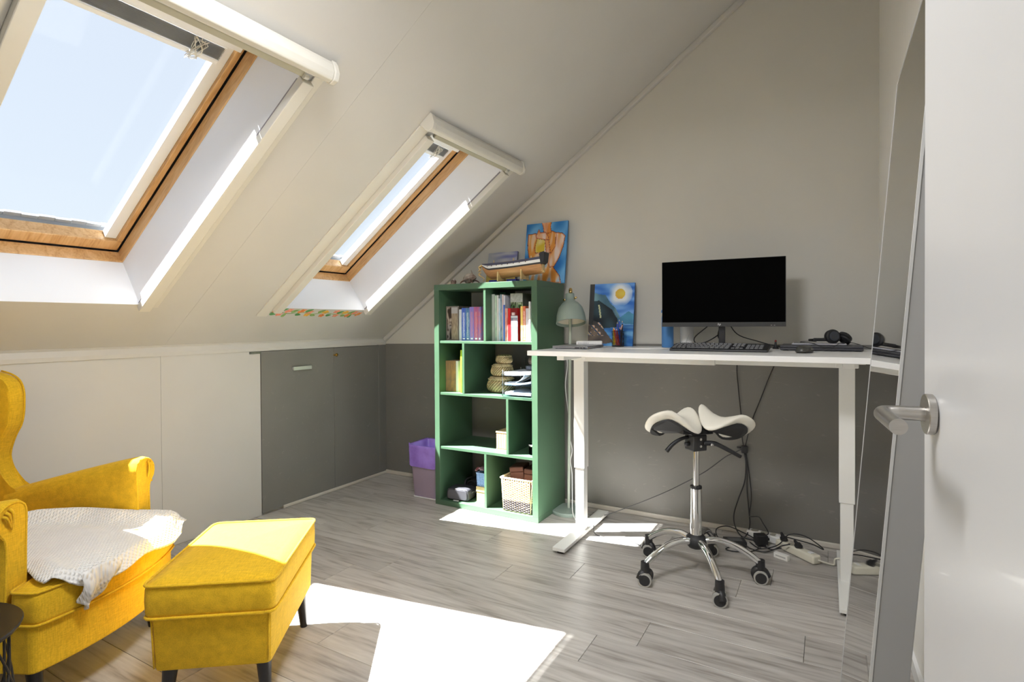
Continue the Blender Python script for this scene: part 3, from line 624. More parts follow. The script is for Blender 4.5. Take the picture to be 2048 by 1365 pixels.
# ------------------------------------------------------------------ floor lamp with a sage shade
SAGE = P('sage_enamel', (.29, .36, .32), .28, var=.03); SAGEP = P('sage_pole', (.42, .47, .40), .3, var=.03)
fl = thing('floor_lamp', 'sage green reading lamp with a bell shade between bookcase and desk', 'lamp', (1.672, -.150, 0))
bm = BM(); lathe(bm, [(.112, 0), (.114, .004), (.113, .016), (.108, .022), (.010, .027)], 48); obj('base', bm, SAGE, fl, smooth=True, auto=.6)
bm = BM(); cyl(bm, (.0, 0, .02), (.020, 0, 1.385), .0095, n=16); obj('pole', bm, SAGEP, fl, smooth=True, auto=.8)
bm = BM(); tube(bm, [(.022, 0, 1.385), (.030, -.02, 1.412), (.040, -.045, 1.414), (.045, -.055, 1.395)], .011, 10, 5); obj('swivel', bm, BRASS, fl, smooth=True)
bm = BM(); lathe(bm, [(.0155, .195), (.028, .190), (.030, .150), (.034, .140), (.052, .128), (.075, .098), (.088, .055), (.0925, .012), (.094, 0), (.090, 0), (.088, .014), (.082, .055), (.068, .095), (.046, .122), (.02, .13)], 40, capb=True, capt=True)
sh = obj('shade', bm, SAGE, fl, smooth=True, auto=.7); sh.location = (.055, -.070, 1.205); sh.rotation_euler = (math.radians(-14), math.radians(-9), 0)
bm = BM(); lathe(bm, [(.086, .016), (.080, .055), (.066, .093), (.044, .118), (.001, .124)], 32, capb=False, capt=False); o = obj('shade_lining', bm, P('cream_enamel', (.78, .74, .62), .4), sh, smooth=True)
for sx in (1, -1): bm = BM(); cyl(bm, (sx*.028, 0, .155), (sx*.046, 0, .162), .006, n=10); obj('thumb_screw', bm, BRASS, sh, smooth=True)
obj('cord', tube(BM(), [(1.640, -.11, 1.04), (1.655, -.12, .93), (1.640, -.12, .80), (1.665, -.13, .62), (1.672, -.14, .50), (1.698, -.15, .40), (1.690, -.16, .33), (1.705, -.17, .26), (1.715, -.19, .12), (1.74, -.24, .03), (1.80, -.30, .006), (1.93, -.38, .037)], .0028, 6, 6), SNOW, fl, smooth=True, world=True, label='thin white cord')
# ------------------------------------------------------------------ saddle stool
IVORY = P('ivory_leather', (.80, .77, .68), .42, var=.03, bump=.1, bscale=90)
sc_ = Vector((2.563, -.674)); ss = thing('saddle_stool', 'white split-seat saddle stool with chrome five-star base under the desk', 'stool', (sc_.x, sc_.y, 0))
for k in range(5):
    a = math.radians(13+72*k); ca, sa = math.cos(a), math.sin(a); R = lambda r, z, t=0: (r*ca-t*sa, r*sa+t*ca, z)
    bm = BM(); tube(bm, [R(.02, .165), R(.09, .176), R(.17, .160), R(.24, .122), R(.283, .088)], .017, 14, 6, rad=lambda t: .0175-.003*t); lg = obj('base_arm', bm, CHROME, ss, smooth=True)
    bm = BM(); cyl(bm, R(.282, .060), R(.282, .106), .021, .019, 14); tube(bm, [R(.266, .02), R(.256, .044), R(.270, .062), R(.298, .055), R(.312, .030)], .017, 10, 5); cs = obj('caster', bm, BLACK, ss, smooth=True, auto=.9)
    ta = a+.9+.5*math.sin(k*2.1)
    for t in (-.019, .019):
        d = Vector((-math.sin(ta), math.cos(ta), 0)); c0 = Vector(R(.282, .031)); d = (rt*-.35+Vector((.494, -.87, 0))).normalized()
        p0 = c0+d*(t-.010); p1 = c0+d*(t+.010)
        bm = BM(); cyl(bm, p0, p1, .031, n=24); obj('wheel', bm, P('grey_rubber', (.42, .41, .38), .6), cs, smooth=True, auto=.6)
        bm = BM(); cyl(bm, p0-d*.0015, p1+d*.0015, .0245, n=24); obj('hub_cap', bm, SATIN, cs, smooth=True, auto=.6)
bm = BM(); lathe(bm, [(.018, .128), (.034, .135), (.046, .150), (.050, .165), (.046, .183), (.034, .194), (.028, .198)], 28); obj('hub', bm, SATIN, ss, smooth=True, auto=.9)
bm = BM(); cyl(bm, (0, 0, .19), (0, 0, .420), .0265, n=28); obj('outer_column', bm, CHROME, ss, smooth=True, auto=.8)
bm = BM(); lathe(bm, [(.0268, .416), (.0275, .420), (.0265, .428), (.018, .430)], 28); obj('collar', bm, BLACK, ss, smooth=True, auto=.8)
bm = BM(); cyl(bm, (0, 0, .42), (0, 0, .60), .0145, n=24); obj('gas_piston', bm, CHROME, ss, smooth=True, auto=.8)
MA = YAW+.35
M_ = Matrix.Rotation(MA, 4, 'Z')
bm = bx(-.038, .038, -.034, .034, .598, .674, M=M_); box(bm, -.062, .062, -.05, .05, .678, .688, M=M_); bx_ = obj('tilt_mechanism', bm, SATIN, ss, bevel=.006)
bm = BM()
for x in (-.075, .075): box(bm, x-.024, x+.024, -.035, .035, .684, .706, M=M_)
obj('pad_bracket', bm, BLACK, ss, bevel=.003)
RT = Vector((rt.x, rt.y, 0)); TV = Vector((RT.y, -RT.x, 0))            # right / towards the viewer directions used only as stool axes
def V3(r_, t_, z_): return RT*r_+TV*t_+Vector((0, 0, z_))
for z_ in (.655, .622):
    bm = BM(); c0 = M_ @ Vector((0, -.034, z_)); cyl(bm, c0+(M_ @ Vector((0, -.004, 0))), c0, .006, n=10); obj('bolt', bm, STEEL, bx_)
bm = BM(); tube(bm, [V3(-.03, .0, .662), V3(-.075, .01, .652), V3(-.115, .015, .628), V3(-.145, .018, .596)], .008, 10, 6, rad=lambda t: .0075+.003*t); obj('lever', bm, BLACK, ss, smooth=True)
bm = BM(); tube(bm, [V3(.03, .02, .635), V3(.07, .03, .636), V3(.095, .035, .628), V3(.15, .04, .600), V3(.195, .045, .575)], .009, 10, 6, rad=lambda t: .012-.003*t); obj('lever', bm, BLACK, ss, smooth=True)
bm = BM(); c0 = V3(.06, .046, .633); cyl(bm, c0, c0+TV*.008, .007, n=12); obj('lever_pin', bm, STEEL, ss, smooth=True)
bm = BM(); tube(bm, [V3(-.035, .01, .630), V3(-.055, .012, .628)], .010, 10, 0); obj('tension_knob', bm, SATIN, ss, smooth=True)
def pad(sg):
    """one half of the split seat, local a = outwards, b = towards the viewer; near edge lifts so the underside shows"""
    bm = BM(); und = BM(); nu, nv = 40, 18
    def shape(u, v, out=1.0):
        th = 2*PI*u; ph = (v-.5)*PI
        ca, sa_ = math.cos(th), math.sin(th); q = .75
        a = (abs(ca)**q)*(1 if ca > 0 else -1)*.128*math.cos(ph)**.55*out
        b = (abs(sa_)**q)*(1 if sa_ > 0 else -1)*.105*math.cos(ph)**.55*out
        z = .026*math.sin(ph)
        return a, b, z
    roll_ = math.radians(1 if sg < 0 else 16)
    def place(a, b, z):
        k = min(1, max(0, (a+.128)/.175)); tl = math.radians(-34+66*k*k*(3-2*k))
        z = z+b*math.tan(tl)+.010*(1-k)
        a2 = a*math.cos(roll_)+z*math.sin(roll_); z3 = -a*math.sin(roll_)+z*math.cos(roll_)
        return V3(sg*a2+(-.112 if sg < 0 else .132), b*.96+.01, z3+(.732 if sg < 0 else .722))
    V = [[bm.verts.new(place(*shape(i/nu, .02+.96*j/nv))) for j in range(nv+1)] for i in range(nu)]
    for i in range(nu):
        for j in range(nv): bm.faces.new((V[i][j], V[(i+1) % nu][j], V[(i+1) % nu][j+1], V[i][j+1]))
    bm.faces.new([V[i][0] for i in range(nu)][::-1]); bm.faces.new([V[i][-1] for i in range(nu)])
    p = obj('seat_pad', bm, IVORY, ss, smooth=True)
    A = []; B = []
    for i in range(nu):
        a, b, z = shape(i/nu, .5, .80); A.append(und.verts.new(place(a, b, -.0225))); B.append(und.verts.new(place(a*1.02, b*1.02, -.0290)))
    for i in range(nu): und.faces.new((A[i], A[(i+1) % nu], B[(i+1) % nu], B[i]))
    und.faces.new(A); und.faces.new(B[::-1]); obj('under_plate', und, SATIN, p)
pad(-1); pad(1)
#--PART4--
# ================================================================== ON AND IN THE BOOKCASE
def pip(x, y, poly):
    c = False; n = len(poly)
    for i in range(n):
        (x1, y1), (x2, y2) = poly[i], poly[i-1]
        if (y1 > y) != (y2 > y) and x < (x2-x1)*(y-y1)/(y2-y1)+x1: c = not c
    return c
def nz2(x, y, s=1.0):
    from mathutils import noise
    return noise.noise(Vector((x*s, y*s, 3.7)))
def rgb(r, g, b): return (r/255, g/255, b/255)
def mixc(a, b, t): return tuple(p+(q-p)*t for p, q in zip(a, b))
PAPER = P('paper', (.80, .79, .76), .8, var=.03)
bmats = {}
def cover_mat(c, c2=None, sc=40):
    k = (c, c2)
    if k not in bmats:
        l1 = srgb(*c); l2 = srgb(*c2) if c2 else tuple(q*1.15 for q in l1)
        bmats[k] = P('cover_%d' % len(bmats), l1, .45, var=.08, scale=sc, c2=l2, stretch=(1, 1, .5))
    return bmats[k]
def book(label, x0, x1, z0, h, c, c2=None, yf=-.355, depth=.16, lean=0, group=None, lettering=None, name='book', hard=True):
    w_ = x1-x0; b = thing(name, label, 'book', (x0 if lean >= 0 else x1, yf, z0), (0, lean, 0), group)
    s = 0 if lean >= 0 else -w_; t = min(.0025, w_*.2); bm = BM()
    m = cover_mat(c, c2)
    box(bm, s, s+t, 0, depth, 0, h); box(bm, s+w_-t, s+w_, 0, depth, 0, h); box(bm, s+t, s+w_-t, 0, t, 0, h); obj('cover', bm, m, b)
    obj('pages', bx(s+t, s+w_-t, t, depth-.003, .002, h-.003), PAPER, b)
    if lettering:
        M = cover_mat(c, lettering, 260); obj('spine_lettering', bx(s+w_*.28, s+w_*.72, -.0004, .0002, h*.12, h*.86), M, b)
        obj('spine_emblem', bx(s+w_*.25, s+w_*.75, -.0006, .0002, h*.035, h*.085), cover_mat((235, 235, 240)), b)
    return b
gL = 'books in the upper left compartment'
b = book('thick grey photo-covered book at the left of the top shelf', 0.8700, 0.9720, R1, .230, (135, 122, 112), (88, 78, 70), lettering=None, group=None)
def grey_cover(u, v):
    if u < .08 or u > .94 or v < .04 or v > .97: return rgb(120, 112, 108)
    if u < .42:
        if v < .46: return mixc(rgb(150, 140, 140), rgb(45, 36, 34), max(0, min(1, .5+2.2*nz2(u*6, v*9)+(.5 if u > .28 else -.5))))
        return mixc(rgb(175, 160, 150), rgb(50, 36, 30), max(0, min(1, .45+2.0*nz2(u*7, v*8))))
    if v > .78: return rgb(168, 165, 168)
    return mixc(rgb(132, 116, 98), rgb(165, 150, 132), .5+.8*nz2(u*9, v*9))
o = painted_panel('cover_print', .102, .230, .0006, grey_cover, 28, 56, b, PRINT, rgb(120, 112, 108)); o.location = (0, -.001, 0)
book('slim white paperback left of the blue series', 0.9760, 0.9955, R1, .207, (225, 228, 230), (196, 205, 215), group=None)
book('royal blue series paperback with white lettering', 0.9965, 1.0295, R1, .216, (62, 88, 190), (84, 120, 205), lettering=(215, 225, 245))
book('teal and blue series paperback with a pale picture', 1.0305, 1.0585, R1, .216, (52, 70, 150), (110, 170, 195), lettering=(205, 225, 225))
book('lilac blue series paperback', 1.0595, 1.0935, R1, .222, (128, 118, 205), (150, 128, 190), lettering=(205, 140, 150))
book('pink and purple series paperback', 1.0945, 1.1265, R1, .222, (150, 92, 160), (200, 100, 110), lettering=(225, 150, 130))
book('slim blue and red series paperback beside the divider', 1.1275, 1.1480, R1, .222, (90, 118, 200), (205, 90, 80), lettering=(230, 120, 90))
b = book('tall dark green ring binder at the back of the top right compartment', 1.2350, 1.2800, R1, .315, (28, 92, 62), None, -.262, .19, name='ring_binder')
rr = [((1.2320, 1.2540), .300, (188, 196, 190), (160, 172, 168), 0, 'pale grey-green magazine file at the left of the right compartment'),
      ((1.2560, 1.2685), .292, (150, 190, 165), (210, 225, 215), .015, 'mint green folder in the top right compartment'),
      ((1.2700, 1.2820), .292, (228, 228, 226), (205, 208, 210), .02, 'white folder standing next to the mint folder'),
      ((1.2835, 1.2940), .272, (235, 238, 242), (150, 190, 225), .03, 'white and light blue exercise book'),
      ((1.2960, 1.3070), .298, (60, 90, 120), (180, 205, 225), .03, 'blue-grey slim folder with a dark top'),
      ((1.3090, 1.3190), .296, (220, 200, 195), (205, 190, 200), .03, 'pinkish slim exercise book'),
      ((1.3210, 1.3310), .290, (205, 205, 222), (225, 222, 232), .03, 'lavender slim exercise book')]
for (a, c), h, c1, c2, ln, lab in rr: book(lab, a, c, R1, h, c1, c2, depth=.088, name='folder')
book('bright blue thin paperback beside the tall grey album', 1.3200, 1.3300, R1, .230, (66, 108, 200), (80, 125, 215), -.36, lean=-.0)
book('red and white patterned thin book', 1.3325, 1.3525, R1, .208, (225, 205, 195), (205, 70, 60), -.36)
b = book('tall grey photo album behind the red book', 1.3540, 1.4420, R1, .302, (132, 138, 128), (90, 100, 84), -.325, .14)
def album(u, v):
    if v < .62: return rgb(86, 92, 90)
    if v > .82: return mixc(rgb(150, 156, 150), rgb(176, 182, 178), .5+nz2(u*12, v*30))
    d = min(math.hypot((u-.27)*1.0, (v-.72)*3.2), math.hypot((u-.80), (v-.72)*3.2))
    if d < .10: return rgb(30, 38, 28)
    if d < .17: return rgb(80, 130, 70)
    return mixc(rgb(150, 165, 140), rgb(70, 84, 60), .5+1.5*nz2(u*9, v*14))
o = painted_panel('cover_print', .088, .302, .0006, album, 24, 60, b, PRINT, rgb(120, 124, 118)); o.location = (0, -.001, 0)
b = book('red hardback with a small castle picture card in front', 1.3555, 1.4240, R1, .208, (198, 22, 30), (180, 16, 26), -.36)
def red_cover(u, v):
    if u < .26: return rgb(205, 24, 32)
    if .66 < v: return rgb(118, 8, 18) if not (.78 < v < .86 and .36 < u < .8 and (int(u*40) % 3)) else rgb(225, 205, 205)
    return rgb(150, 14, 24)
o = painted_panel('cover_print', .068, .208, .0006, red_cover, 28, 60, b, PRINT, rgb(190, 20, 30)); o.location = (0, -.001, 0)
cc = thing('picture_card', 'small card with a green castle standing before the red hardback', 'card', (1.381, -.368, R1))
def castle(u, v):
    if v > .92: return rgb(200, 205, 215)
    if v > .58:
        t = math.hypot((u-.5)*1.1, (v-.72)*2.4); return mixc(rgb(225, 190, 205), rgb(120, 130, 150), min(1, max(0, t*1.6+.5*nz2(u*8, v*8))))
    w_ = {.2: .45, .35: .52, .5: .58, .65: .52, .8: .45}
    for cx, hh in w_.items():
        if abs(u-cx) < .055 and v < hh: return rgb(165, 215, 140) if v < .34 else rgb(190, 215, 190)
    return rgb(150, 205, 110) if v < .22 and .15 < u < .85 else rgb(104, 110, 120)
painted_panel('card', .048, .160, .0012, castle, 26, 60, cc, PRINT, rgb(210, 210, 210))
book('thin yellow paperback beside the grey album', 1.4455, 1.4605, R1, .219, (235, 190, 70), (240, 215, 140), -.36)
book('orange-red paperback with white lettering', 1.4620, 1.4800, R1, .219, (205, 75, 45), (230, 150, 110), -.36, lettering=(245, 225, 215))
book('white and mauve paperback', 1.4820, 1.5060, R1, .205, (225, 222, 224), (190, 175, 190), -.36)
book('slim white folder against the right side panel', 1.5085, 1.5195, R1, .246, (235, 235, 232), (215, 216, 214), -.37, name='folder')
# second row
book('weathered brown hardback at the left of the second shelf', 0.8670, 0.9065, R2, .205, (128, 112, 92), (165, 130, 88), -.36, lettering=None)
book('brown hardback with an amber label on the second shelf', 0.9080, 0.9490, R2, .205, (120, 104, 86), (175, 135, 85), -.36)
book('white paperback beside the brown hardbacks', 0.9510, 0.9690, R2, .205, (228, 228, 232), (200, 205, 214), -.36)
book('tall lime green folder leaning on the divider', 1.0120, 1.0245, R2, .281, (160, 200, 40), (185, 215, 70), -.40, .2, lean=.012, name='folder')
# seagrass baskets
SEAG = P('seagrass', (.62, .50, .27), .8, var=.22, scale=26)
n_ = SEAG.node_tree.nodes; l_ = SEAG.node_tree.links
def coil_bump(M, sc, dist=3.0, st=.9, axis=(0, .9, 0)):
    n_ = M.node_tree.nodes; l_ = M.node_tree.links; tc = n_.new('ShaderNodeTexCoord'); mp = n_.new('ShaderNodeMapping'); mp.inputs['Rotation'].default_value = axis; l_.new(tc.outputs['Object'], mp.inputs[0])
    q = n_.new('ShaderNodeTexWave'); q.inputs['Scale'].default_value = sc; q.inputs['Distortion'].default_value = dist; q.inputs['Detail Scale'].default_value = 2; l_.new(mp.outputs[0], q.inputs[0])
    b = n_.new('ShaderNodeBump'); b.inputs['Strength'].default_value = st; b.inputs['Distance'].default_value = .004; l_.new(q.outputs['Fac'], b.inputs['Height']); l_.new(b.outputs[0], n_['Principled BSDF'].inputs['Normal'])
coil_bump(SEAG, 40)
def basket(label, c, z, r, h):
    b = thing('seagrass_basket', label, 'basket', (c[0], c[1], z), (0, 0, 0), 'stacked seagrass baskets')
    hb = h*.78; prof = [(r*.60, 0), (r*.82, .004), (r*.97, hb*.30), (r, hb*.5), (r*.95, hb*.78), (r*.84, hb)]
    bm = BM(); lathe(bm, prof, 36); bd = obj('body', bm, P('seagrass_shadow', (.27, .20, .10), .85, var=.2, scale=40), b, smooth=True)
    for k in range(26):                                   # twisted strands standing proud of the body
        a = 2*PI*k/26; pts = []
        for j in range(7):
            t = j/6; zz = hb*t; i = min(len(prof)-2, max(q for q in range(len(prof)-1) if prof[q][1] <= zz+1e-6)); (ra, za), (rb, zb) = prof[i], prof[i+1]; rad = ra+(rb-ra)*((zz-za)/(zb-za) if zb > za else 0)
            pts.append(((rad+.001)*math.cos(a+.9*t), (rad+.001)*math.sin(a+.9*t), zz+.001))
        bm = BM(); tube(bm, pts, .0030, 5, 2); obj('strand', bm, SEAG, bd, smooth=True)
    bm = BM(); lathe(bm, [(r*.80, hb), (r*.92, hb+.002), (r*.93, hb+h*.09), (r*.84, hb+h*.13), (r*.80, h*.97), (r*.4, h), (.002, h)], 36); ldd = obj('lid', bm, SEAG, b, smooth=True)
    bm = BM(); tube(bm, [(r*.92*math.cos(2*PI*i/40), r*.92*math.sin(2*PI*i/40), hb+h*.05) for i in range(41)], .004, 6, 0); obj('rim', bm, SEAG, ldd, smooth=True)
    return b
basket('largest round seagrass basket at the bottom of the stack', (1.228, -.235), R2, .092, .106); basket('middle round seagrass basket of the stack', (1.236, -.235), R2+.1062, .073, .082); basket('smallest round seagrass basket on top of the stack', (1.252, -.235), R2+.1884, .053, .060)
# acrylic letter tray and papers
lt = thing('letter_tray', 'three-tier clear acrylic letter tray on the second shelf', 'letter tray', (1.448, -.43, R2))
for k in range(3):
    z_ = .008+.060*k; s_ = 0
    bm = BM(); box(bm, -.103, .103, .0, .27, z_, z_+.003); box(bm, -.103, -.100, 0, .27, z_+.003, z_+.030); box(bm, .100, .103, 0, .27, z_+.003, z_+.030)
    t_ = obj('tray', bm, ACRYL, lt)
    bm = BM(); box(bm, -.103, -.028, -.002, .001, z_-.002, z_+.013); o = obj('front_lip', bm, ACRYL, t_)
    bm = BM(); box(bm, .036, .103, -.002, .001, z_-.002, z_+.013); o = obj('front_lip', bm, ACRYL, t_)
bm = BM()
for x in (-.1015, .1015):
    for y in (.012, .25): cyl(bm, (x, y, 0), (x, y, .165), .0025, n=8)
obj('post', bm, STEEL, lt); 
def paper(label, z, w_, d, h, c, rz=0, curl=0, x=1.45, y=-.29):
    p = thing('paper_stack', label, 'paper', (x, y, z), (0, 0, rz)); bm = BM(); nn = 12
    def f(u, v, top):
        zz = (h if top else 0)+curl*max(0, (u-.25))**2*(1-v)*(1 if True else 0); return (-w_/2+w_*u, -d/2+d*v, zz)
    A = grid_surface(bm, lambda u, v: f(u, v, 1), nn, nn); B = grid_surface(bm, lambda u, v: f(u, v, 0), nn, nn)
    ring = lambda V: [V[i][0] for i in range(nn)]+[V[-1][j] for j in range(1, nn)]+[V[i][-1] for i in range(nn-2, -1, -1)]+[V[0][j] for j in range(nn-2, 0, -1)]
    a, b = ring(A), ring(B)
    for i in range(len(a)): bm.faces.new((a[i], a[(i+1) % len(a)], b[(i+1) % len(a)], b[i]))
    obj('sheets', bm, P('paper_%s' % (str(c)), srgb(*c), .7, var=.04), p); return p
paper('white papers in the bottom letter tray', R2+.0115, .185, .245, .014, (226, 226, 235)); paper('blue-grey documents in the middle letter tray', R2+.0715, .185, .245, .012, (150, 165, 180), .02, .03); paper('lilac-white papers piled in the top letter tray', R2+.1315, .190, .25, .020, (222, 220, 236), -.01, .02)
paper('dark folder sheet under the curled page of the middle tray', R2+.0838, .17, .22, .004, (62, 68, 74), .08, .08); paper('curled white page in the middle letter tray', R2+.0882, .12, .20, .0015, (235, 235, 238), -.25, .10, 1.475, -.31)
# glass jar with contents
gj = thing('glass_jar', 'clear glass jar standing on the papers behind the desk corner', 'jar', (1.455, -.225, R2+.155))
bm = BM(); lathe(bm, [(.042, 0), (.048, .004), (.048, .075), (.040, .095), (.022, .112), (.020, .128), (.023, .132)], 8); obj('glass', bm, ACRYL, gj)
bm = BM(); lathe(bm, [(.001, 0), (.022, .008), (.027, .028), (.020, .046), (.001, .055)], 12, (0, 0, .03)); obj('dried_flower', bm, P('taupe_flower', (.30, .22, .17), .9, var=.4, scale=60), gj, smooth=True)
bm = BM(); lathe(bm, [(.040, 0.003), (.043, .024), (.015, .028)], 12); obj('pebbles', bm, P('grey_pebbles', (.25, .25, .30), .7, var=.5, scale=120), gj)
# third row
wb = thing('bamboo_box', 'small bamboo slatted box on the third shelf', 'box', (1.318, -.30, R3))
BAMB = P('bamboo', (.62, .44, .22), .5, var=.15, scale=14, stretch=(4, 4, .5))
obj('box_body', bx(-.055, .055, -.058, .06, .004, .112), P('bamboo_dark', (.40, .27, .13), .5, var=.1), wb, bevel=.002)
for k in range(6): x = -.053+.0178*k; obj('slat', bx(x, x+.0155, -.062, -.057, .014, .106), BAMB, wb, bevel=.001, bseg=1)
obj('lid', bx(-.058, .058, -.062, .063, .112, .124), BAMB, wb, bevel=.002); obj('plinth', bx(-.058, .058, -.063, .063, 0, .010), BAMB, wb)
for k, (x, y, z_, lab) in enumerate(((1.525, -.345, R3, 'small dark glass candle jar on the third shelf'), (1.530, -.27, R3, 'taller glass jar behind the dark candle jar'))):
    j = thing('glass_pot', lab, 'jar', (x, y, z_)); h = (.062, .115)[k]
    bm = BM(); lathe(bm, [(.026, 0), (.030, .003), (.031, h-.006), (.030, h), (.027, h), (.026, .008), (.001, .006)], 24); obj('glass', bm, glass_mat('smoky_glass_%d' % k, ((.25, .25, .26), (.55, .55, .52))[k]), j, smooth=True, auto=.8)
    bm = BM(); cyl(bm, (0, 0, .008), (0, 0, h*.55), .0245, n=20); obj('wax', bm, P('dark_wax_%d' % k, ((.05, .05, .05), (.12, .11, .10))[k], .5), j, smooth=True, auto=.8)
    bm = BM(); lathe(bm, [(.031, h-.010), (.033, h-.008), (.033, h-.002), (.031, h)], 24, capb=False, capt=False); obj('metal_rim', bm, STEEL, j, smooth=True)
# bottom row
vr = thing('headset_case', 'black virtual-reality headset on the bottom shelf', 'headset', (.978, -.345, R4), (0, 0, .12))
bm = BM(); prism(bm, rounded([(-.085, .004), (.085, .004), (.080, .080), (-.080, .080)], .025, 5), -.055, .055, 'xz'); obj('shell', bm, P('charcoal_shell', (.035, .035, .042), .5, var=.08), vr, bevel=.008, smooth=True)
bm = BM(); prism(bm, rounded([(-.072, .010), (.072, .010), (.068, .072), (-.068, .072)], .02, 5), -.060, -.054, 'xz'); obj('front_plate', bm, P('charcoal_plate', (.065, .065, .075), .35, var=.05), vr, bevel=.002)
bm = BM(); tube(bm, [(.078, .03, .045), (.098, .055, .05), (.05, .075, .055), (-.05, .075, .055), (-.095, .055, .05), (-.075, .03, .045)], .011, 8, 6); obj('strap', bm, SATIN, vr, smooth=True)
bm = BM(); tube(bm, [(.088, -.02, .05), (.096, -.01, .06), (.09, .0, .04)], .002, 6, 4); obj('strap_clip', bm, CHROME, vr)
bm = BM(); box(bm, -.03, .01, -.0605, -.054, .0, .004); obj('care_label', bm, SNOW, vr)
ca = thing('camera', 'black camera with a big lens behind the headset', 'camera', (1.010, -.128, R4), (0, 0, -.12))
ca.scale = (1.25, 1.25, 1.25)
bm = BM(); prism(bm, rounded([(-.065, 0), (.065, 0), (.065, .075), (.028, .085), (.018, .112), (-.022, .112), (-.030, .085), (-.065, .072)], .010, 3), -.028, .035, 'xz'); obj('body', bm, BLACK, ca, bevel=.004)
bm = BM(); lathe(bm, [(.036, 0), (.037, .02), (.034, .024), (.034, .055), (.036, .058), (.036, .072), (.030, .072), (.026, .066), (.001, .062)], 28); bm.transform(Matrix.Translation((.0, -.028, .045)) @ Matrix.Rotation(PI/2, 4, 'X')); obj('lens', bm, BLACK, ca, smooth=True, auto=.5)
bm = BM(); tube(bm, [(.015*math.cos(a), -.1015, .020+.015*math.sin(a)) for a in [q*.55 for q in range(-4, 5)]], .0022, 6, 2); obj('emblem', bm, SNOW, ca)
bm = BM(); tube(bm, [(-.066, 0, .07), (-.10, -.03, .05), (-.085, -.05, .004), (-.05, -.06, .004)], .006, 6, 6); obj('strap', bm, SATIN, ca, smooth=True)
kb = thing('cardboard_box', 'small tan cardboard box with lid under the blue basket', 'box', (1.150, -.285, R4), (0, 0, 0))
CARD = P('tan_cardboard', (.52, .40, .20), .8, var=.06)
obj('box_body', bx(-.050, .050, -.06, .10, 0, .078), CARD, kb, bevel=.001, bseg=1); obj('lid', bx(-.053, .053, -.063, .103, .066, .100), CARD, kb, bevel=.001, bseg=1)
pb = thing('plastic_basket', 'light blue perforated plastic basket on the cardboard box', 'basket', (1.150, -.275, R4+.1002))
LB = P('light_blue_plastic', (.27, .42, .72), .45, var=.04)
for nm, fx_ in (('front', lambda u, z: (-.050+.100*u, -.060-.006*z/.085, z)), ('left', lambda u, z: (-.050-.005*z/.085, -.060+.14*u, z)), ('right', lambda u, z: (.050+.005*z/.085, -.060+.14*u, z)), ('rear', lambda u, z: (-.050+.100*u, .080, z))):
    bm = BM(); nu_, nv_ = 11, 9
    for k in range(nu_+1): a, b_ = Vector(fx_(k/nu_, 0)), Vector(fx_(k/nu_, .085)); cyl(bm, a, b_, .0026, n=6)
    for k in range(nv_+1): a, b_ = Vector(fx_(0, .085*k/nv_)), Vector(fx_(1, .085*k/nv_)); cyl(bm, a, b_, .0026, n=6)
    o = obj('lattice_wall', bm, LB, pb); o['kind'] = 'stuff'
obj('bottom', bx(-.048, .048, -.058, .078, 0, .004), LB, pb)
bm = BM(); tube(bm, [(-.055, -.066, .086), (.055, -.066, .086), (.055, .082, .086), (-.055, .082, .086), (-.055, -.066, .086)], .004, 6, 0); obj('rim', bm, LB, pb)
bm = BM(); prism(bm, rounded([(.012, .050), (.044, .050), (.044, .066), (.012, .066)], .006, 3), -.070, -.064, 'xz'); obj('handle_grip', bm, SNOW, pb)
pbag = thing('crumpled_packaging', 'crumpled clear and red packaging on top of the blue basket', 'packaging', (1.145, -.27, R4+.180))
bm = BM(); grid_surface(bm, lambda u, v: (-.062+.115*u, -.07+.15*v, .020+.030*nz2(u*3, v*3, 2)+.018*math.sin(3*u)), 16, 16); bmesh.ops.solidify(bm, geom=bm.faces[:], thickness=.0015)
obj('foil', bm, P('foil_print', (.60, .58, .66), .3, var=.2, scale=30, c2=(.70, .25, .28), m=.2), pbag, smooth=True)
# wicker basket
WCX, WCY = 1.445, -.282; wk = thing('wicker_basket', 'square wicker basket with a dark band on the bottom shelf', 'basket', (WCX, WCY, R4))
WILL = P('pale_willow', (.74, .58, .34), .6, var=.18, scale=40); WILD = P('dark_willow', (.075, .065, .075), .6, var=.3, scale=40)
def wick_wall(nm, p0, p1, H=.205, out=(0, -1)):
    p0, p1 = Vector(p0), Vector(p1); L_ = (p1-p0).length; d = (p1-p0)/L_; o_ = Vector((*out, 0)); ns = int(L_/.016); R_ = 26
    for dark in (False, True):
        bm = BM()
        for r in range(R_):
            z = .008+(H-.014)*r/R_; isd = z < .072
            if isd != dark: continue
            fl_ = 1+.10*z/H; pts = []
            for k in range(ns*2+1):
                t = L_*k/(ns*2); pts.append(((p0+d*t)-Vector((0, 0, 0)))*1+o_*(.0035*(1 if (k//2+r) % 2 else -1)*(1 if k % 2 else .0)+.012*z/H)+Vector((0, 0, z)))
            tube(bm, pts, .0040, 5, 0)
        q = obj('weave', bm, WILD if dark else WILL, nm, smooth=True); q['kind'] = 'stuff'
    for k in range(ns+1):
        c = p0+d*(L_*k/ns); bm = BM(); cyl(bm, c+Vector((0, 0, .004)), c+o_*.012+Vector((0, 0, H)), .003, n=6); obj('stake', bm, WILL, nm, smooth=True)
x0, x1, y0, y1 = -.104, .088, -.125, .11
wick_wall(wk, (x0, y0, 0), (x1, y0, 0)); wick_wall(wk, (x0, y1, 0), (x0, y0, 0), out=(-1, 0)); wick_wall(wk, (x1, y0, 0), (x1, y1, 0), out=(1, 0)); wick_wall(wk, (x1, y1, 0), (x0, y1, 0), out=(0, 1))
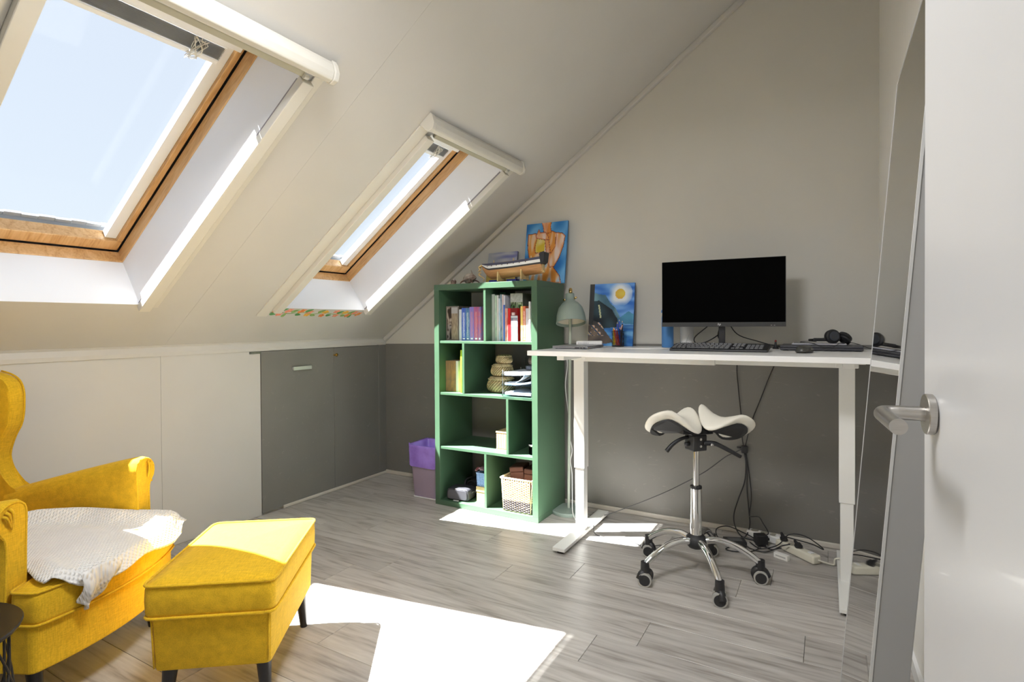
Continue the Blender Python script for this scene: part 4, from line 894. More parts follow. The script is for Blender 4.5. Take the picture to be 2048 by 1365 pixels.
obj('bottom', bx(x0, x1, y0, y1, 0, .010), WILL, wk); bm = BM(); tube(bm, [(x0-.012, y0-.012, .207), (x1+.012, y0-.012, .207), (x1+.012, y1+.012, .207), (x0-.012, y1+.012, .207), (x0-.012, y0-.012, .207)], .0065, 8, 0); obj('rim', bm, WILL, wk, smooth=True)
BRL = P('brown_leather', (.115, .042, .032), .5, var=.1, scale=12)
for x, z, rz, ry, lab in ((1.402, R4+.185, .18, -.12, 'brown leather box tilted in the wicker basket at left'), (1.498, R4+.180, .12, .06, 'brown leather box tilted in the wicker basket at right')):
    lb = thing('leather_box', lab, 'box', (x, -.29, z), (0, ry, rz)); 
    obj('box_body', bx(-.045, .045, -.065, .065, -.03, .050), BRL, lb, bevel=.004); obj('lid', bx(-.047, .047, -.067, .067, .051, .082), BRL, lb, bevel=.006)
# bin
bn = thing('waste_bin', 'translucent waste bin with a purple liner beside the bookcase', 'bin', (.690, -.290, 0), (0, 0, .0))
BINP = P('translucent_plastic', (.50, .40, .50), .35, trans=.35, var=.05, spec=.4); PUR = P('purple_film', (.30, .16, .66), .3, var=.18, scale=12, c2=(.40, .26, .78))
def taper(bm, hw0, hd0, hw1, hd1, z0, z1, th=.003):
    for s in (1,):
        A = rounded([(-hw0, -hd0), (hw0, -hd0), (hw0, hd0), (-hw0, hd0)], .02, 3); B = rounded([(-hw1, -hd1), (hw1, -hd1), (hw1, hd1), (-hw1, hd1)], .02, 3); n = len(A)
        L = [[bm.verts.new((x, y, z0)) for x, y in A], [bm.verts.new((x, y, z1)) for x, y in B]]
        for i in range(n): bm.faces.new((L[0][i], L[0][(i+1) % n], L[1][(i+1) % n], L[1][i]))
    return L
bm = BM(); L = taper(bm, .098, .085, .118, .105, .004, .35); bm.faces.new(L[0][::-1]); obj('bucket', bm, BINP, bn, smooth=True, auto=.6)
bm = BM(); tube(bm, [(x, y, .004) for x, y in rounded([(-.100, -.087), (.100, -.087), (.100, .087), (-.100, .087)], .02, 3)]+[(-.080, -.087, .004)], .004, 6, 0); obj('base_ring', bm, SNOW, bn)
bm = BM(); A = rounded([(-.119, -.106), (.119, -.106), (.119, .106), (-.119, .106)], .02, 4); n = len(A); RR = []
for zi in range(7):
    z = .372-.150*zi/6; RR.append([bm.verts.new((x*(1.055-.030*zi/6)+.002*nz2(x*30, z*30+i), y*(1.055-.030*zi/6)+.002*nz2(y*30+5, z*30), z+(.012*nz2(i*.7, 1) if zi in (0, 6) else 0))) for i, (x, y) in enumerate(A)])
for zi in range(6):
    z = .365-.340*zi/5; RR.insert(0, [bm.verts.new((x*.965*(1-.20*zi/6), y*.965*(1-.20*zi/6), z)) for x, y in A])
for a, b_ in zip(RR, RR[1:]):
    for i in range(n): bm.faces.new((a[i], a[(i+1) % n], b_[(i+1) % n], b_[i]))
obj('liner_bag', bm, PUR, bn, smooth=True)
# ------------------------------------------------------------------ on top of the bookcase
TZ = BH
tp = thing('torso_painting', 'bright blue and orange figure painting leaning on the wall above the bookcase', 'painting', (1.322, -.100, TZ+.0005), (math.radians(-9), 0, 0))
def torso(u, v):
    k = nz2(u*5, v*6); st_ = nz2(u*11+4, v*3.2); s2 = nz2(u*4.2+2, v*2.6)
    X = lambda px: (px-905)/355; Yv = lambda py: (622-py)/492
    PG = lambda *p: [(X(a_), Yv(b_)) for a_, b_ in p]
    bgc = mixc(rgb(28, 108, 182), rgb(110, 175, 225), max(0, min(1, .5+1.2*nz2(u*3+9+v, v*4-u*3))))
    neck = PG((1032, 120), (1122, 120), (1118, 170), (1128, 215), (1060, 225), (1050, 165))
    trunk = PG((985, 215), (1060, 205), (1130, 200), (1180, 225), (1185, 330), (1140, 440), (1165, 500), (1215, 560), (1232, 622), (935, 590), (955, 520), (990, 430), (960, 300))
    larm = PG((922, 215), (990, 210), (1005, 260), (990, 330), (1000, 370), (1075, 360), (1080, 395), (1010, 430), (945, 420), (925, 330))
    rarm = PG((1165, 215), (1220, 225), (1246, 250), (1235, 330), (1205, 420), (1165, 490), (1125, 495), (1100, 440), (1080, 330), (1070, 260), (1105, 250), (1130, 380), (1160, 330))
    hand = PG((990, 235), (1015, 175), (1030, 205), (1075, 205), (1105, 245), (1110, 275), (1060, 268), (1000, 255))
    ink = rgb(78, 40, 52)
    def edge(poly, w_):
        best = 9
        for i in range(len(poly)):
            (ax, ay), (bx_, by_) = poly[i-1], poly[i]; dx, dy = bx_-ax, by_-ay; t = max(0, min(1, ((u-ax)*dx+(v-ay)*dy)/(dx*dx+dy*dy+1e-9)))
            best = min(best, math.hypot(u-ax-t*dx, (v-ay-t*dy)*1.38))
        return best
    warm = mixc(mixc(rgb(238, 222, 214), rgb(228, 150, 62), max(0, min(1, .34+2.3*st_))), rgb(196, 82, 30), max(0, min(.7, 1.6*s2-.35)))
    for poly, tone in ((hand, rgb(238, 200, 176)), (rarm, rgb(236, 196, 170)), (larm, rgb(226, 160, 70)), (neck, rgb(220, 150, 80)), (trunk, None)):
        if pip(u, v, poly):
            e = edge(poly, 0); c = mixc(warm, tone, .35) if tone else warm
            if poly is trunk and v < .42 and st_ < -.12: c = mixc(c, rgb(150, 195, 220), .6)
            if poly is trunk and .52 < v < .76 and .25 < u < .48: c = mixc(rgb(222, 192, 58), rgb(244, 238, 220), max(0, min(1, .5+1.7*k)))
            if e < .007 and (poly is not trunk or v > .05): return ink
            if e < .026: c = mixc(c, rgb(205, 92, 34), .5)
            return c
    for poly in (larm, rarm, trunk):
        if edge(poly, 0) < .005: return ink
    return bgc
painted_panel('canvas', .305, .420, .012, torso, 90, 120, tp, PAINT, rgb(60, 130, 190))
sp = thing('seascape_painting', 'small landscape canvas with violet sky behind the model ship', 'painting', (1.012, -.085, TZ+.0005), (math.radians(-12), 0, 0))
def seascape(u, v):
    k = nz2(u*2.5, v*9)
    if v > .66: return mixc(mixc(rgb(165, 170, 180), rgb(88, 92, 175), max(0, min(1, (u-.15)*1.1))), rgb(190, 190, 195), max(0, min(1, .25+1.3*k)))
    if v > .58: return mixc(rgb(150, 155, 150), rgb(190, 185, 150), .5+k)
    return mixc(rgb(205, 165, 60), rgb(170, 160, 100), max(0, min(1, .45+1.5*k)))
painted_panel('canvas', .235, .245, .015, seascape, 60, 50, sp, PAINT, rgb(120, 120, 150))
# model ship : local x from stern (0) ... the bow carries gilded scrollwork on the left
shp = thing('model_ship', 'wooden model ship hull with white gun stripe on a cradle atop the bookcase', 'model ship', (1.150, -.345, TZ), (0, -.045, 0))
HULLW = P('hull_planking', (.46, .24, .10), .45, var=.18, scale=12, stretch=(1, 8, 14)); GILD = P('gilded_wood', (.66, .48, .22), .4, var=.15, scale=40)
def hull_sec(t):
    L_ = .44; x = .010+L_*t; bw = .052*max(.06, 1-(abs(t-.55)/.60)**3.0)*(1 if t > .25 else max(.16, (t/.25)**.55)); return x, bw
def hull_part(z0f, z1f, nm, m, par=None, out=0):
    bm = BM(); N = 26; KK = 7
    def f(u, v):
        x, bw = hull_sec(u); keel = .020+.020*abs(u-.5)**2+.070*max(0, (.16-u)/.16)**1.6; deck = .118+.020*(2*u-1)**2*.5; zz = z0f+(z1f-z0f)*v
        z = keel+(deck-keel)*zz; w_ = bw*(min(1, (zz*1.55)**.55)*(1 if zz < .75 else 1-.12*(zz-.75)/.25)); return x, w_+out, z
    G = [[[bm.verts.new((f(i/(N-1), j/(KK-1))[0], s*f(i/(N-1), j/(KK-1))[1], f(i/(N-1), j/(KK-1))[2])) for j in range(KK)] for i in range(N)] for s in (-1, 1)]
    for Gs in G:
        for i in range(N-1):
            for j in range(KK-1): bm.faces.new((Gs[i][j], Gs[i+1][j], Gs[i+1][j+1], Gs[i][j+1]))
    for i in range(N-1):
        bm.faces.new((G[0][i][-1], G[0][i+1][-1], G[1][i+1][-1], G[1][i][-1])); bm.faces.new((G[0][i][0], G[1][i][0], G[1][i+1][0], G[0][i+1][0]))
    for i in (0, N-1):
        for j in range(KK-1): bm.faces.new((G[0][i][j], G[0][i][j+1], G[1][i][j+1], G[1][i][j]))
    return obj(nm, bm, m, par, smooth=True, auto=.7)
hull_part(0, .56, 'lower_hull', HULLW, shp); hull_part(.56, .66, 'wale', P('black_wale', (.03, .03, .035), .5), shp, .0015); ws = hull_part(.66, .84, 'gun_stripe', P('hull_white', (.80, .80, .78), .5), shp, .0006); hull_part(.84, 1.0, 'bulwark', P('navy_bulwark', (.06, .06, .10), .5), shp, .001)
for k in range(8):
    t = .12+.095*k; x, bw = hull_sec(t); bm = bx(x-.0025, x+.0025, -bw-.0022, -bw+.004, .0985+.005*(2*t-1)**2, .1035+.005*(2*t-1)**2); obj('gun_port', bm, P('port_brown', (.10, .07, .05), .5), ws)
bm = BM(); prism(bm, [(.448, .078), (.470, .092), (.480, .148), (.468, .156), (.440, .146)], -.034, .034, 'xz'); obj('stern_castle', bm, P('stern_black', (.02, .02, .024), .5), shp, bevel=.004)
bm = BM(); tube(bm, [(.465, 0, .140), (.50, 0, .146)], .002, 6, 0); obj('stern_boom', bm, P('stern_black', (.02, .02, .024), .5), shp)
bm = BM()
for a, pts in enumerate((((.012, .006, .118), (-.012, .006, .108), (-.006, .006, .092), (-.020, .006, .082)), ((.012, -.006, .118), (-.012, -.006, .108), (-.006, -.006, .092), (-.020, -.006, .082)), ((-.002, 0, .074), (-.018, 0, .064), (-.008, 0, .050), (.010, 0, .040), (.022, 0, .026), (.012, 0, .014)))): tube(bm, pts, .006, 8, 5, rad=lambda t: .006*(1-.5*t))
obj('bow_scrollwork', bm, GILD, shp, smooth=True)
bm = BM(); box(bm, .432, .452, -.016, .016, .040, .090); box(bm, .436, .458, -.010, .010, .030, .044); obj('rudder_gallery', bm, GILD, shp, bevel=.003)
for x in (.150, .318):
    bm = BM(); prism(bm, [(-.050, 0), (.050, 0), (.050, .012), (.044, .060), (.038, .062), (.022, .036), (0, .026), (-.022, .036), (-.038, .062), (-.044, .060), (-.050, .012)], x-.004, x+.004, 'yz'); obj('cradle', bm, GILD, shp)
bm = BM(); box(bm, .06, .42, -.004, .004, .122, .126)
for x in (.10, .245, .37): cyl(bm, (x, 0, .12), (x, 0, .142), .0035, n=8)
obj('deck_fitting', bm, GILD, shp)
for k, (x, w_, c, lab) in enumerate(((1.215, .058, (28, 34, 120), 'dark blue block under the bow end of the model ship'), (1.345, .068, (30, 38, 135), 'dark blue block under the middle of the model ship'))):
    tag(obj('support_block', bx(x, x+w_, -.36, -.31, TZ, TZ+.019), P('navy_block', srgb(*c), .5), bevel=.001), lab, 'block')
shl = thing('conch_shell', 'brown and white conch shell at the left of the bookcase top', 'shell', (1.035, -.315, TZ))
SHL = P('shell_mottled', (.62, .55, .47), .35, var=.2, scale=22, c2=(.16, .07, .03))
bm = BM(); 
def shell_fn(u, v):
    a = 2*PI*u; t = v; r = .040*math.sin(PI*min(1, t*.97+.02))**.8*(1-.25*t); k = 1+.16*math.cos(5*a+6*t)
    return (-.050+.105*t, r*k*math.cos(a), .036+r*k*math.sin(a)*.9+.010*t)
grid_surface(bm, shell_fn, 28, 18, True); obj('shell_body', bm, SHL, shl, smooth=True)
bm = BM(); tube(bm, [(.03, -.01, .060), (.022, -.005, .078), (.012, 0, .098)], .006, 6, 4, rad=lambda t: .007*(1-.8*t)); obj('spire', bm, SHL, shl, smooth=True)
for x, y in ((-.048, -.03), (.045, -.035), (.06, .02)):
    bm = BM(); tube(bm, [(x*.5, y*.5, .03), (x*.9, y, .020), (x*1.15, y*1.2, .003)], .006, 6, 4, rad=lambda t: .007*(1-.6*t)); obj('spike', bm, P('shell_brown', (.10, .05, .03), .4, var=.3, scale=30), shl, smooth=True)
fg = thing('figurine', 'tiny brown ornament at the left end of the bookcase top', 'figurine', (.925, -.345, TZ))
bm = BM(); lathe(bm, [(.022, 0), (.024, .006), (.016, .012), (.020, .020), (.018, .030), (.006, .037)], 16); obj('body', bm, P('figurine_brown', (.20, .13, .10), .5, var=.5, scale=40), fg, smooth=True)
bm = BM(); lathe(bm, [(.004, .0), (.009, .006), (.008, .014), (.002, .018)], 12, (.010, -.008, .028)); obj('head', bm, P('figurine_pale', (.50, .44, .40), .5, var=.4, scale=60), fg, smooth=True)
#--PART5--
# ================================================================== ON THE DESK
Dz = DZ+.0004
ALU = P('space_grey_aluminium', (.42, .42, .44), .35, .7, var=.03)
lap = thing('laptop', 'closed grey laptop at the left end of the desk', 'laptop', (1.855, -.410, Dz), (0, 0, .06))
obj('base', bx(-.104, .104, -.150, .150, .003, .010), ALU, lap, bevel=.003); obj('lid', bx(-.104, .104, -.150, .150, .0108, .0165), ALU, lap, bevel=.003)
for x0, x1 in ((.030, .055), (.062, .072), (.079, .089)): obj('port', bx(x0, x1, -.1506, -.148, .0045, .0085), BLACK, lap)
for x, y in ((-.085, -.13), (.085, -.13), (-.085, .13), (.085, .13)):
    bm = BM(); cyl(bm, (x, y, 0), (x, y, .0035), .006, n=10); obj('rubber_foot', bm, BLACK, lap)
wb2 = thing('white_box', 'small flat white box lying on the closed laptop', 'box', (1.895, -.345, Dz+.0167), (0, 0, .35))
obj('casing', bx(-.075, .075, -.045, .045, 0, .022), SNOW, wb2, bevel=.006, bseg=3)
for k in range(7): obj('vent_slot', bx(-.062+.009*k, -.058+.009*k, -.0456, -.044, .006, .015), P('slot_grey', (.45, .45, .46), .6), wb2)
obj('rubber_pad', bx(-.070, .070, -.04, .04, -.0001, .001), BLACK, wb2)
# blue mountain painting
pt = thing('mountain_painting', 'painting of a moonlit blue bay leaning on the wall behind the pencil cup', 'painting', (1.785, -.098, Dz), (math.radians(-8), 0, 0))
def bay(u, v):
    k = nz2(u*4, v*5); s = nz2(u*3, v*14)
    if u < .11 and v > .34: return mixc(rgb(44, 46, 50), rgb(70, 70, 72), .5+k)
    d = math.hypot((u-.69)*.75, v-.83)
    mt = [(.10, .86), (.22, .83), (.36, .82), (.48, .68), (.60, .60), (.70, .46), (.70, .30), (.10, .28)]
    dark = [(.10, .72), (.22, .73), (.40, .64), (.52, .58), (.60, .48), (.66, .42), (.64, .30), (.36, .28), (.10, .34)]
    hill = [(.64, .42), (.76, .48), (.88, .55), (1.0, .50), (1.0, .34), (.70, .36)]
    if d < .082: return mixc(rgb(225, 170, 60), rgb(230, 215, 90), .5+1.5*k)
    if pip(u, v, [(.0, .36), (.12, .40), (.26, .37), (.38, .24), (.58, .06), (.44, .04), (.10, .03), (0, .05)]):
        if v > .16 and (int(u*14)+int(v*18)) % 3 == 0 and u < .36: return [rgb(225, 190, 160), rgb(90, 130, 175), rgb(185, 165, 140), rgb(60, 80, 110)][int(u*23+v*31) % 4]
        return mixc(rgb(70, 66, 68), rgb(110, 98, 90), .5+1.6*k)
    if pip(u, v, dark):
        if abs(u-.23-.25*(.62-v)) < .018 and .36 < v < .66 and k > -.1: return rgb(200, 205, 165)
        return mixc(rgb(26, 38, 46), rgb(56, 80, 90), .4+1.5*k)
    if pip(u, v, hill): return mixc(rgb(58, 110, 148), rgb(80, 150, 185), .5+1.4*k)
    if pip(u, v, mt): return mixc(rgb(70, 108, 130), rgb(130, 172, 185), max(0, min(1, .35+1.6*k)))
    if v < .33: return mixc(mixc(rgb(40, 110, 190), rgb(120, 185, 235), max(0, min(1, .5+1.6*s))), rgb(30, 70, 130), .3 if v > .26 else 0)
    if v < .42 and u > .6: return mixc(rgb(60, 120, 190), rgb(150, 200, 240), .5+1.2*k)
    sky_ = mixc(rgb(50, 112, 205), rgb(120, 172, 235), max(0, min(1, .45+1.3*s)))
    if d < .20: sky_ = mixc(rgb(235, 240, 245), sky_, max(0, min(1, (d-.09)/.11+.8*k)))
    return sky_
painted_panel('canvas', .292, .395, .015, bay, 84, 112, pt, PAINT, rgb(60, 90, 140))
# pencil cup and pencils
pc = thing('pencil_cup', 'black mesh pencil cup in front of the mountain painting', 'cup', (2.008, -.165, Dz))
bm = BM(); lathe(bm, [(.036, 0), (.037, .002), (.037, .006), (.001, .006)], 32); obj('base', bm, BLACK, pc)
bm = BM()
for k in range(28): a = 2*PI*k/28; cyl(bm, (.036*math.cos(a), .036*math.sin(a), .004), (.036*math.cos(a+.35), .036*math.sin(a+.35), .092), .0006, n=4); cyl(bm, (.036*math.cos(a), .036*math.sin(a), .004), (.036*math.cos(a-.35), .036*math.sin(a-.35), .092), .0006, n=4)
o = obj('mesh_wall', bm, BLACK, pc); o['kind'] = 'stuff'
bm = BM(); tube(bm, [(.0365*math.cos(2*PI*i/32), .0365*math.sin(2*PI*i/32), .093) for i in range(33)], .0018, 6, 0); obj('rim', bm, BLACK, pc)
pens = [(-.026, -.008, -.028, .0, .118, (205, 195, 40), 'yellow'), (-.016, -.014, -.020, -.01, .114, (222, 190, 50), 'amber'), (-.004, -.018, -.024, -.012, .116, (215, 110, 30), 'orange'), (.006, -.016, -.016, -.016, .112, (200, 60, 35), 'red-orange'), (.014, -.012, -.006, -.01, .110, (165, 25, 28), 'dark red'),
        (-.010, .010, -.008, .014, .150, (60, 80, 190), 'blue'), (.004, .012, .004, .016, .160, (40, 60, 175), 'royal blue'), (.012, .008, .006, .01, .166, (70, 90, 200), 'bright blue'), (.022, .010, .024, .012, .158, (90, 130, 190), 'pale blue'), (.026, -.004, .012, -.004, .120, (40, 30, 60), 'dark purple'), (.020, .002, .030, .002, .138, (22, 22, 24), 'black')]
for k, (x0, y0, x1, y1, h, c, nm) in enumerate(pens):
    a, b_ = Vector((x0, y0, .008)), Vector((x1, y1, h)); d = (b_-a).normalized(); pm = P('pencil_'+nm.replace(' ', '_'), srgb(*c), .4, var=.04)
    p = thing('pencil', nm+' pencil standing in the mesh cup', 'pencil', (2.008+x0, -.165+y0, Dz+.008), (0, 0, 0), 'pencils in the mesh cup')
    L_ = (b_-a); bm = BM(); cyl(bm, (0, 0, 0), L_-d*.012, .0035, n=6); obj('barrel', bm, pm, p)
    bm = BM(); cyl(bm, L_-d*.012, L_-d*.003, .0034, .0012, 8); obj('wood_tip', bm, P('pencil_wood', (.70, .52, .32), .6), p)
    bm = BM(); cyl(bm, L_-d*.003, L_, .0012, .0003, 6); obj('lead', bm, pm, p)
er = thing('eraser_pen', 'pink-tipped black pen leaning in the mesh cup', 'pen', (2.026, -.172, Dz+.008))
bm = BM(); cyl(bm, (0, 0, 0), (.012, .002, .128), .0045, n=10); obj('barrel', bm, BLACK, er); bm = BM(); cyl(bm, (.004, -.006, .095), (.013, -.004, .122), .004, n=8); obj('pink_grip', bm, P('pink_rubber', (.70, .42, .38), .6), er)
tag(obj('charging_cable', tube(BM(), [(2.06, -.36, Dz+.003), (2.09, -.43, Dz+.003), (2.17, -.44, Dz+.003), (2.26, -.38, Dz+.003), (2.31, -.33, Dz+.003), (2.36, -.38, Dz+.003), (2.30, -.46, Dz+.003), (2.20, -.47, Dz+.003), (2.12, -.46, Dz+.003)], .0026, 8, 6), SNOW, smooth=True), 'white charging cable curled on the desk left of the keyboard', 'cable')
# bottle and white tumbler
bt = thing('water_bottle', 'matte blue water bottle half hidden behind the monitor', 'bottle', (2.308, -.175, Dz))
BLU = P('matte_blue', (.09, .27, .60), .45, var=.03)
bm = BM(); lathe(bm, [(.030, 0), (.033, .003), (.033, .170), (.030, .186), (.021, .196), (.020, .204)], 36); obj('body', bm, BLU, bt, smooth=True, auto=.8)
bm = BM(); lathe(bm, [(.023, .204), (.024, .208), (.024, .228), (.020, .232)], 28); cp = obj('cap', bm, BLU, bt, smooth=True, auto=.8)
bm = BM(); tube(bm, [(-.020, 0, .222), (-.032, 0, .214), (-.034, 0, .200)], .003, 6, 4); obj('loop', bm, BLU, cp, smooth=True)
wc = thing('white_canister', 'plain white cylindrical canister half hidden behind the monitor', 'canister', (2.408, -.135, Dz))
bm = BM(); lathe(bm, [(.034, 0), (.037, .004), (.037, .150), (.033, .156), (.001, .157)], 36); obj('body', bm, SNOW, wc, smooth=True, auto=.8)
bm = BM(); tube(bm, [(.0372*math.cos(2*PI*i/36), .0372*math.sin(2*PI*i/36), .012) for i in range(37)], .0012, 6, 0); obj('seam_ring', bm, P('pale_grey', (.6, .6, .6), .5), wc)
# monitor
mo = thing('monitor', 'black widescreen computer monitor on the standing desk', 'monitor', (2.617, -.262, Dz), (0, 0, math.radians(3.2)))
BEZ = P('bezel_dark_grey', (.045, .045, .045), .5, var=.04)
obj('housing', bx(-.3075, .3075, -.034, -.002, .121, .476), BLACK, mo, bevel=.003)
obj('screen', bx(-.3045, .3045, -.0352, -.0335, .1435, .4735), P('screen_black', (.0015, .0015, .0015), .6, var=.01, spec=.02), mo)
be = obj('lower_bezel', bx(-.3075, .3075, -.0362, -.030, .120, .1432), BEZ, mo, bevel=.001)
obj('rear_bulge', bx(-.14, .14, -.003, .022, .18, .40), BLACK, mo, bevel=.01)
obj('neck', bx(-.016, .016, -.004, .018, .010, .25), P('neck_grey', (.05, .05, .055), .35, .6), mo, bevel=.003); obj('stand_base', bx(-.11, .11, -.09, .09, 0, .009), BLACK, mo, bevel=.003)
fc = bpy.data.curves.new('logo_text', 'FONT'); fc.body = 'hp'; fc.size = .017; fc.extrude = .0003; fc.align_x = 'CENTER'; fc.align_y = 'CENTER'; fc.shear = .25
fo = bpy.data.objects.new('logo_text', fc); COL.objects.link(fo); dg = bpy.context.evaluated_depsgraph_get(); me = bpy.data.meshes.new_from_object(fo.evaluated_get(dg)); bpy.data.objects.remove(fo)
lg = bpy.data.objects.new('logo', me); COL.objects.link(lg); lg.parent = be; lg.location = (-.010, -.0366, .1325); lg.rotation_euler = (PI/2, 0, 0); me.materials.clear(); me.materials.append(P('logo_silver', (.75, .75, .75), .4))
for x in (.238, .252): obj('menu_button', bx(x, x+.006, -.0366, -.0355, .126, .1275), P('logo_silver', (.75, .75, .75), .4), be)
# cables behind the monitor
for nm, pts, r, m, lab in (('monitor_cable', [(2.60, -.24, 1.24), (2.53, -.20, 1.18), (2.46, -.18, 1.12), (2.47, -.17, 1.085), (2.53, -.17, 1.10), (2.60, -.19, 1.15), (2.61, -.2, 1.21)], .0032, BLACK, 'black cable looped left of the monitor neck'),
        ('power_cable', [(2.61, -.21, 1.22), (2.59, -.17, 1.17), (2.58, -.14, 1.12), (2.62, -.12, 1.075), (2.66, -.08, 1.066), (2.69, -.025, 1.05), (2.661, -.022, .96), (2.668, -.02, .825), (2.681, -.02, .685), (2.688, -.02, .545), (2.700, -.02, .47)], .0032, BLACK, 'black power cable dropping from the monitor behind the desk'),
        ('display_cable', [(2.63, -.21, 1.23), (2.68, -.16, 1.14), (2.78, -.12, 1.10), (2.87, -.10, 1.074), (2.93, -.06, 1.066), (2.90, -.022, 1.03), (2.849, -.022, .955), (2.784, -.021, .776), (2.733, -.02, .633), (2.704, -.022, .50)], .0028, BLACK, 'thin black cable slanting down the grey wall at right'),
        ('white_cable', [(2.43, -.17, 1.23), (2.425, -.165, 1.14), (2.405, -.20, 1.08), (2.40, -.22, 1.0645)], .0022, SNOW, 'thin white cable left of the monitor neck')):
    tag(obj(nm, tube(BM(), pts, r, 8, 6), m, smooth=True), lab, 'cable')
# keyboard
kb = thing('keyboard', 'full-size black keyboard on the desk before the monitor', 'keyboard', (2.636, -.465, Dz), (0, 0, -.006))
bm = BM(); prism(bm, [(-.080, 0), (-.04, 0), (.080, .014), (.080, .033), (.070, .035), (-.074, .012), (-.080, .009)], -.228, .228, 'yz'); obj('case', bm, BLACK, kb, bevel=.003)
KEY = P('key_grey_black', (.040, .040, .042), .38, var=.06)
def keys(x0, x1, n, y, z, w=None, row=0):
    st_ = (x1-x0)/n
    for k in range(n):
        bm = BM(); a, b_ = x0+st_*k+.0012, x0+st_*(k+1)-.0012; V1 = [(a, y-.0078), (b_, y-.0078), (b_, y+.0078), (a, y+.0078)]
        A = [bm.verts.new((x, yy, z)) for x, yy in V1]; B = [bm.verts.new((x+(a+b_-2*x)*.10, yy+(2*y-2*yy)*.08, z+.006)) for x, yy in V1]
        for i in range(4): bm.faces.new((A[i], A[(i+1) % 4], B[(i+1) % 4], B[i]))
        bm.faces.new(B); bm.faces.new(A[::-1]); obj('key', bm, KEY, kb)
for r, y in enumerate((-.060, -.041, -.022, -.003, .016, .046)):
    z = .0125+(y+.074)*.158
    if r == 0: keys(-.218, -.150, 3, y, z); keys(-.150, -.035, 1, y, z); keys(-.035, .055, 4, y, z)
    else: keys(-.218, .055, (12, 13, 13, 14, 13)[r-1], y, z)
    if r in (0,): keys(.064, .120, 3, y, z)
    if r == 1: keys(.0827, .1013, 1, y, z)
    if r in (3, 4, 5): keys(.064, .120, 3, y, z)
    if r < 5: keys(.129, .206, 4, y, z)
for x in (-.19, .19): obj('tilt_foot', bx(x-.012, x+.012, .066, .074, 0, .016), BLACK, kb)
# mouse
ms = thing('mouse', 'black computer mouse right of the keyboard', 'mouse', (3.015, -.505, Dz), (0, 0, -.35))
bm = BM()
def mouse_fn(u, v):
    a = 2*PI*u; p = PI*.5*v; q = .8; return (.032*(abs(math.cos(a))**q)*(1 if math.cos(a) > 0 else -1)*math.cos(p)**.5, .052*(abs(math.sin(a))**q)*(1 if math.sin(a) > 0 else -1)*math.cos(p)**.5, .004+.030*math.sin(p))
V = grid_surface(bm, mouse_fn, 32, 12, True); bm.faces.new([V[i][0] for i in range(32)][::-1]); obj('shell', bm, P('mouse_dark', (.05, .05, .045), .35), ms, smooth=True)
bm = BM(); cyl(bm, (-.003, .026, .0285), (.003, .026, .0285), .006, n=14); obj('wheel', bm, BLACK, ms)
obj('side_button', bx(.028, .0325, -.005, .022, .014, .019), P('mouse_button', (.10, .10, .10), .3), ms, bevel=.001); obj('glide_pad', bx(-.02, .02, -.04, .04, 0, .0045), BLACK, ms)
# laptop pile with headphones
dl_ = thing('thick_laptop', 'thick dark laptop at the right end of the desk', 'laptop', (3.085, -.180, Dz), (0, 0, 0))
DKL = P('dark_laptop', (.055, .055, .065), .45, var=.05)
obj('base', bx(-.185, .170, -.13, .12, .003, .014), DKL, dl_, bevel=.003); obj('lid', bx(-.185, .170, -.13, .12, .0148, .026), DKL, dl_, bevel=.003)
for x in (-.16, .15): obj('rubber_foot', bx(x-.012, x+.012, -.11, -.09, 0, .0035), BLACK, dl_); obj('rubber_foot', bx(x-.012, x+.012, .08, .10, 0, .0035), BLACK, dl_)
tb = thing('tablet', 'thin silver tablet lying on the thick dark laptop', 'tablet', (3.068, -.165, Dz+.0263), (0, 0, .02)); obj('body', bx(-.120, .120, -.085, .085, 0, .008), P('silver_grey', (.45, .45, .50), .4, .5), tb, bevel=.003); obj('screen_glass', bx(-.112, .112, -.078, .078, .008, .0085), P('dark_glass', (.30, .30, .34), .2), tb)
hp = thing('headphones', 'black over-ear headphones resting on the tablet', 'headphones', (3.128, -.185, Dz+.0350), (0, 0, .12))
def cupmesh(c, ax, r, t):
    bm = BM(); lathe(bm, [(.006, -t), (r*.72, -t), (r*.95, -t*.6), (r, 0), (r*.95, t*.5), (r*.72, t*.8), (r*.7, t), (.004, t)], 28)
    q = Vector(ax).to_track_quat('Z', 'Y'); bm.transform(Matrix.Translation(c) @ q.to_matrix().to_4x4()); return bm
e1 = obj('ear_cup', cupmesh((.0, -.02, .034), (.35, -.95, .10), .036, .013), BLACK, hp, smooth=True, auto=.6)
obj('ear_cap', cupmesh((.005, -.034, .0355), (.35, -.95, .10), .024, .0035), P('cap_slate', (.045, .05, .062), .35), e1, smooth=True, auto=.6)
obj('ear_pad', cupmesh((-.006, -.004, .033), (.35, -.95, .10), .033, .008), SATIN, e1, smooth=True, auto=.6)
e2 = obj('ear_cup', cupmesh((.058, .02, .030), (.55, .45, .70), .034, .012), BLACK, hp, smooth=True, auto=.6)
obj('ear_pad', cupmesh((.054, .012, .017), (.55, .45, .70), .031, .009), SATIN, e2, smooth=True, auto=.6)
bm = BM(); tube(bm, [(-.03, -.015, .022), (-.06, -.005, .018), (-.088, .01, .016), (-.095, .05, .014), (-.05, .085, .012), (.03, .085, .014), (.075, .055, .020), (.07, .03, .026)], .006, 8, 6); obj('headband', bm, BLACK, hp, smooth=True)
obj('slider', bx(-.085, -.028, -.022, -.012, .010, .026), BLACK, hp, bevel=.003)
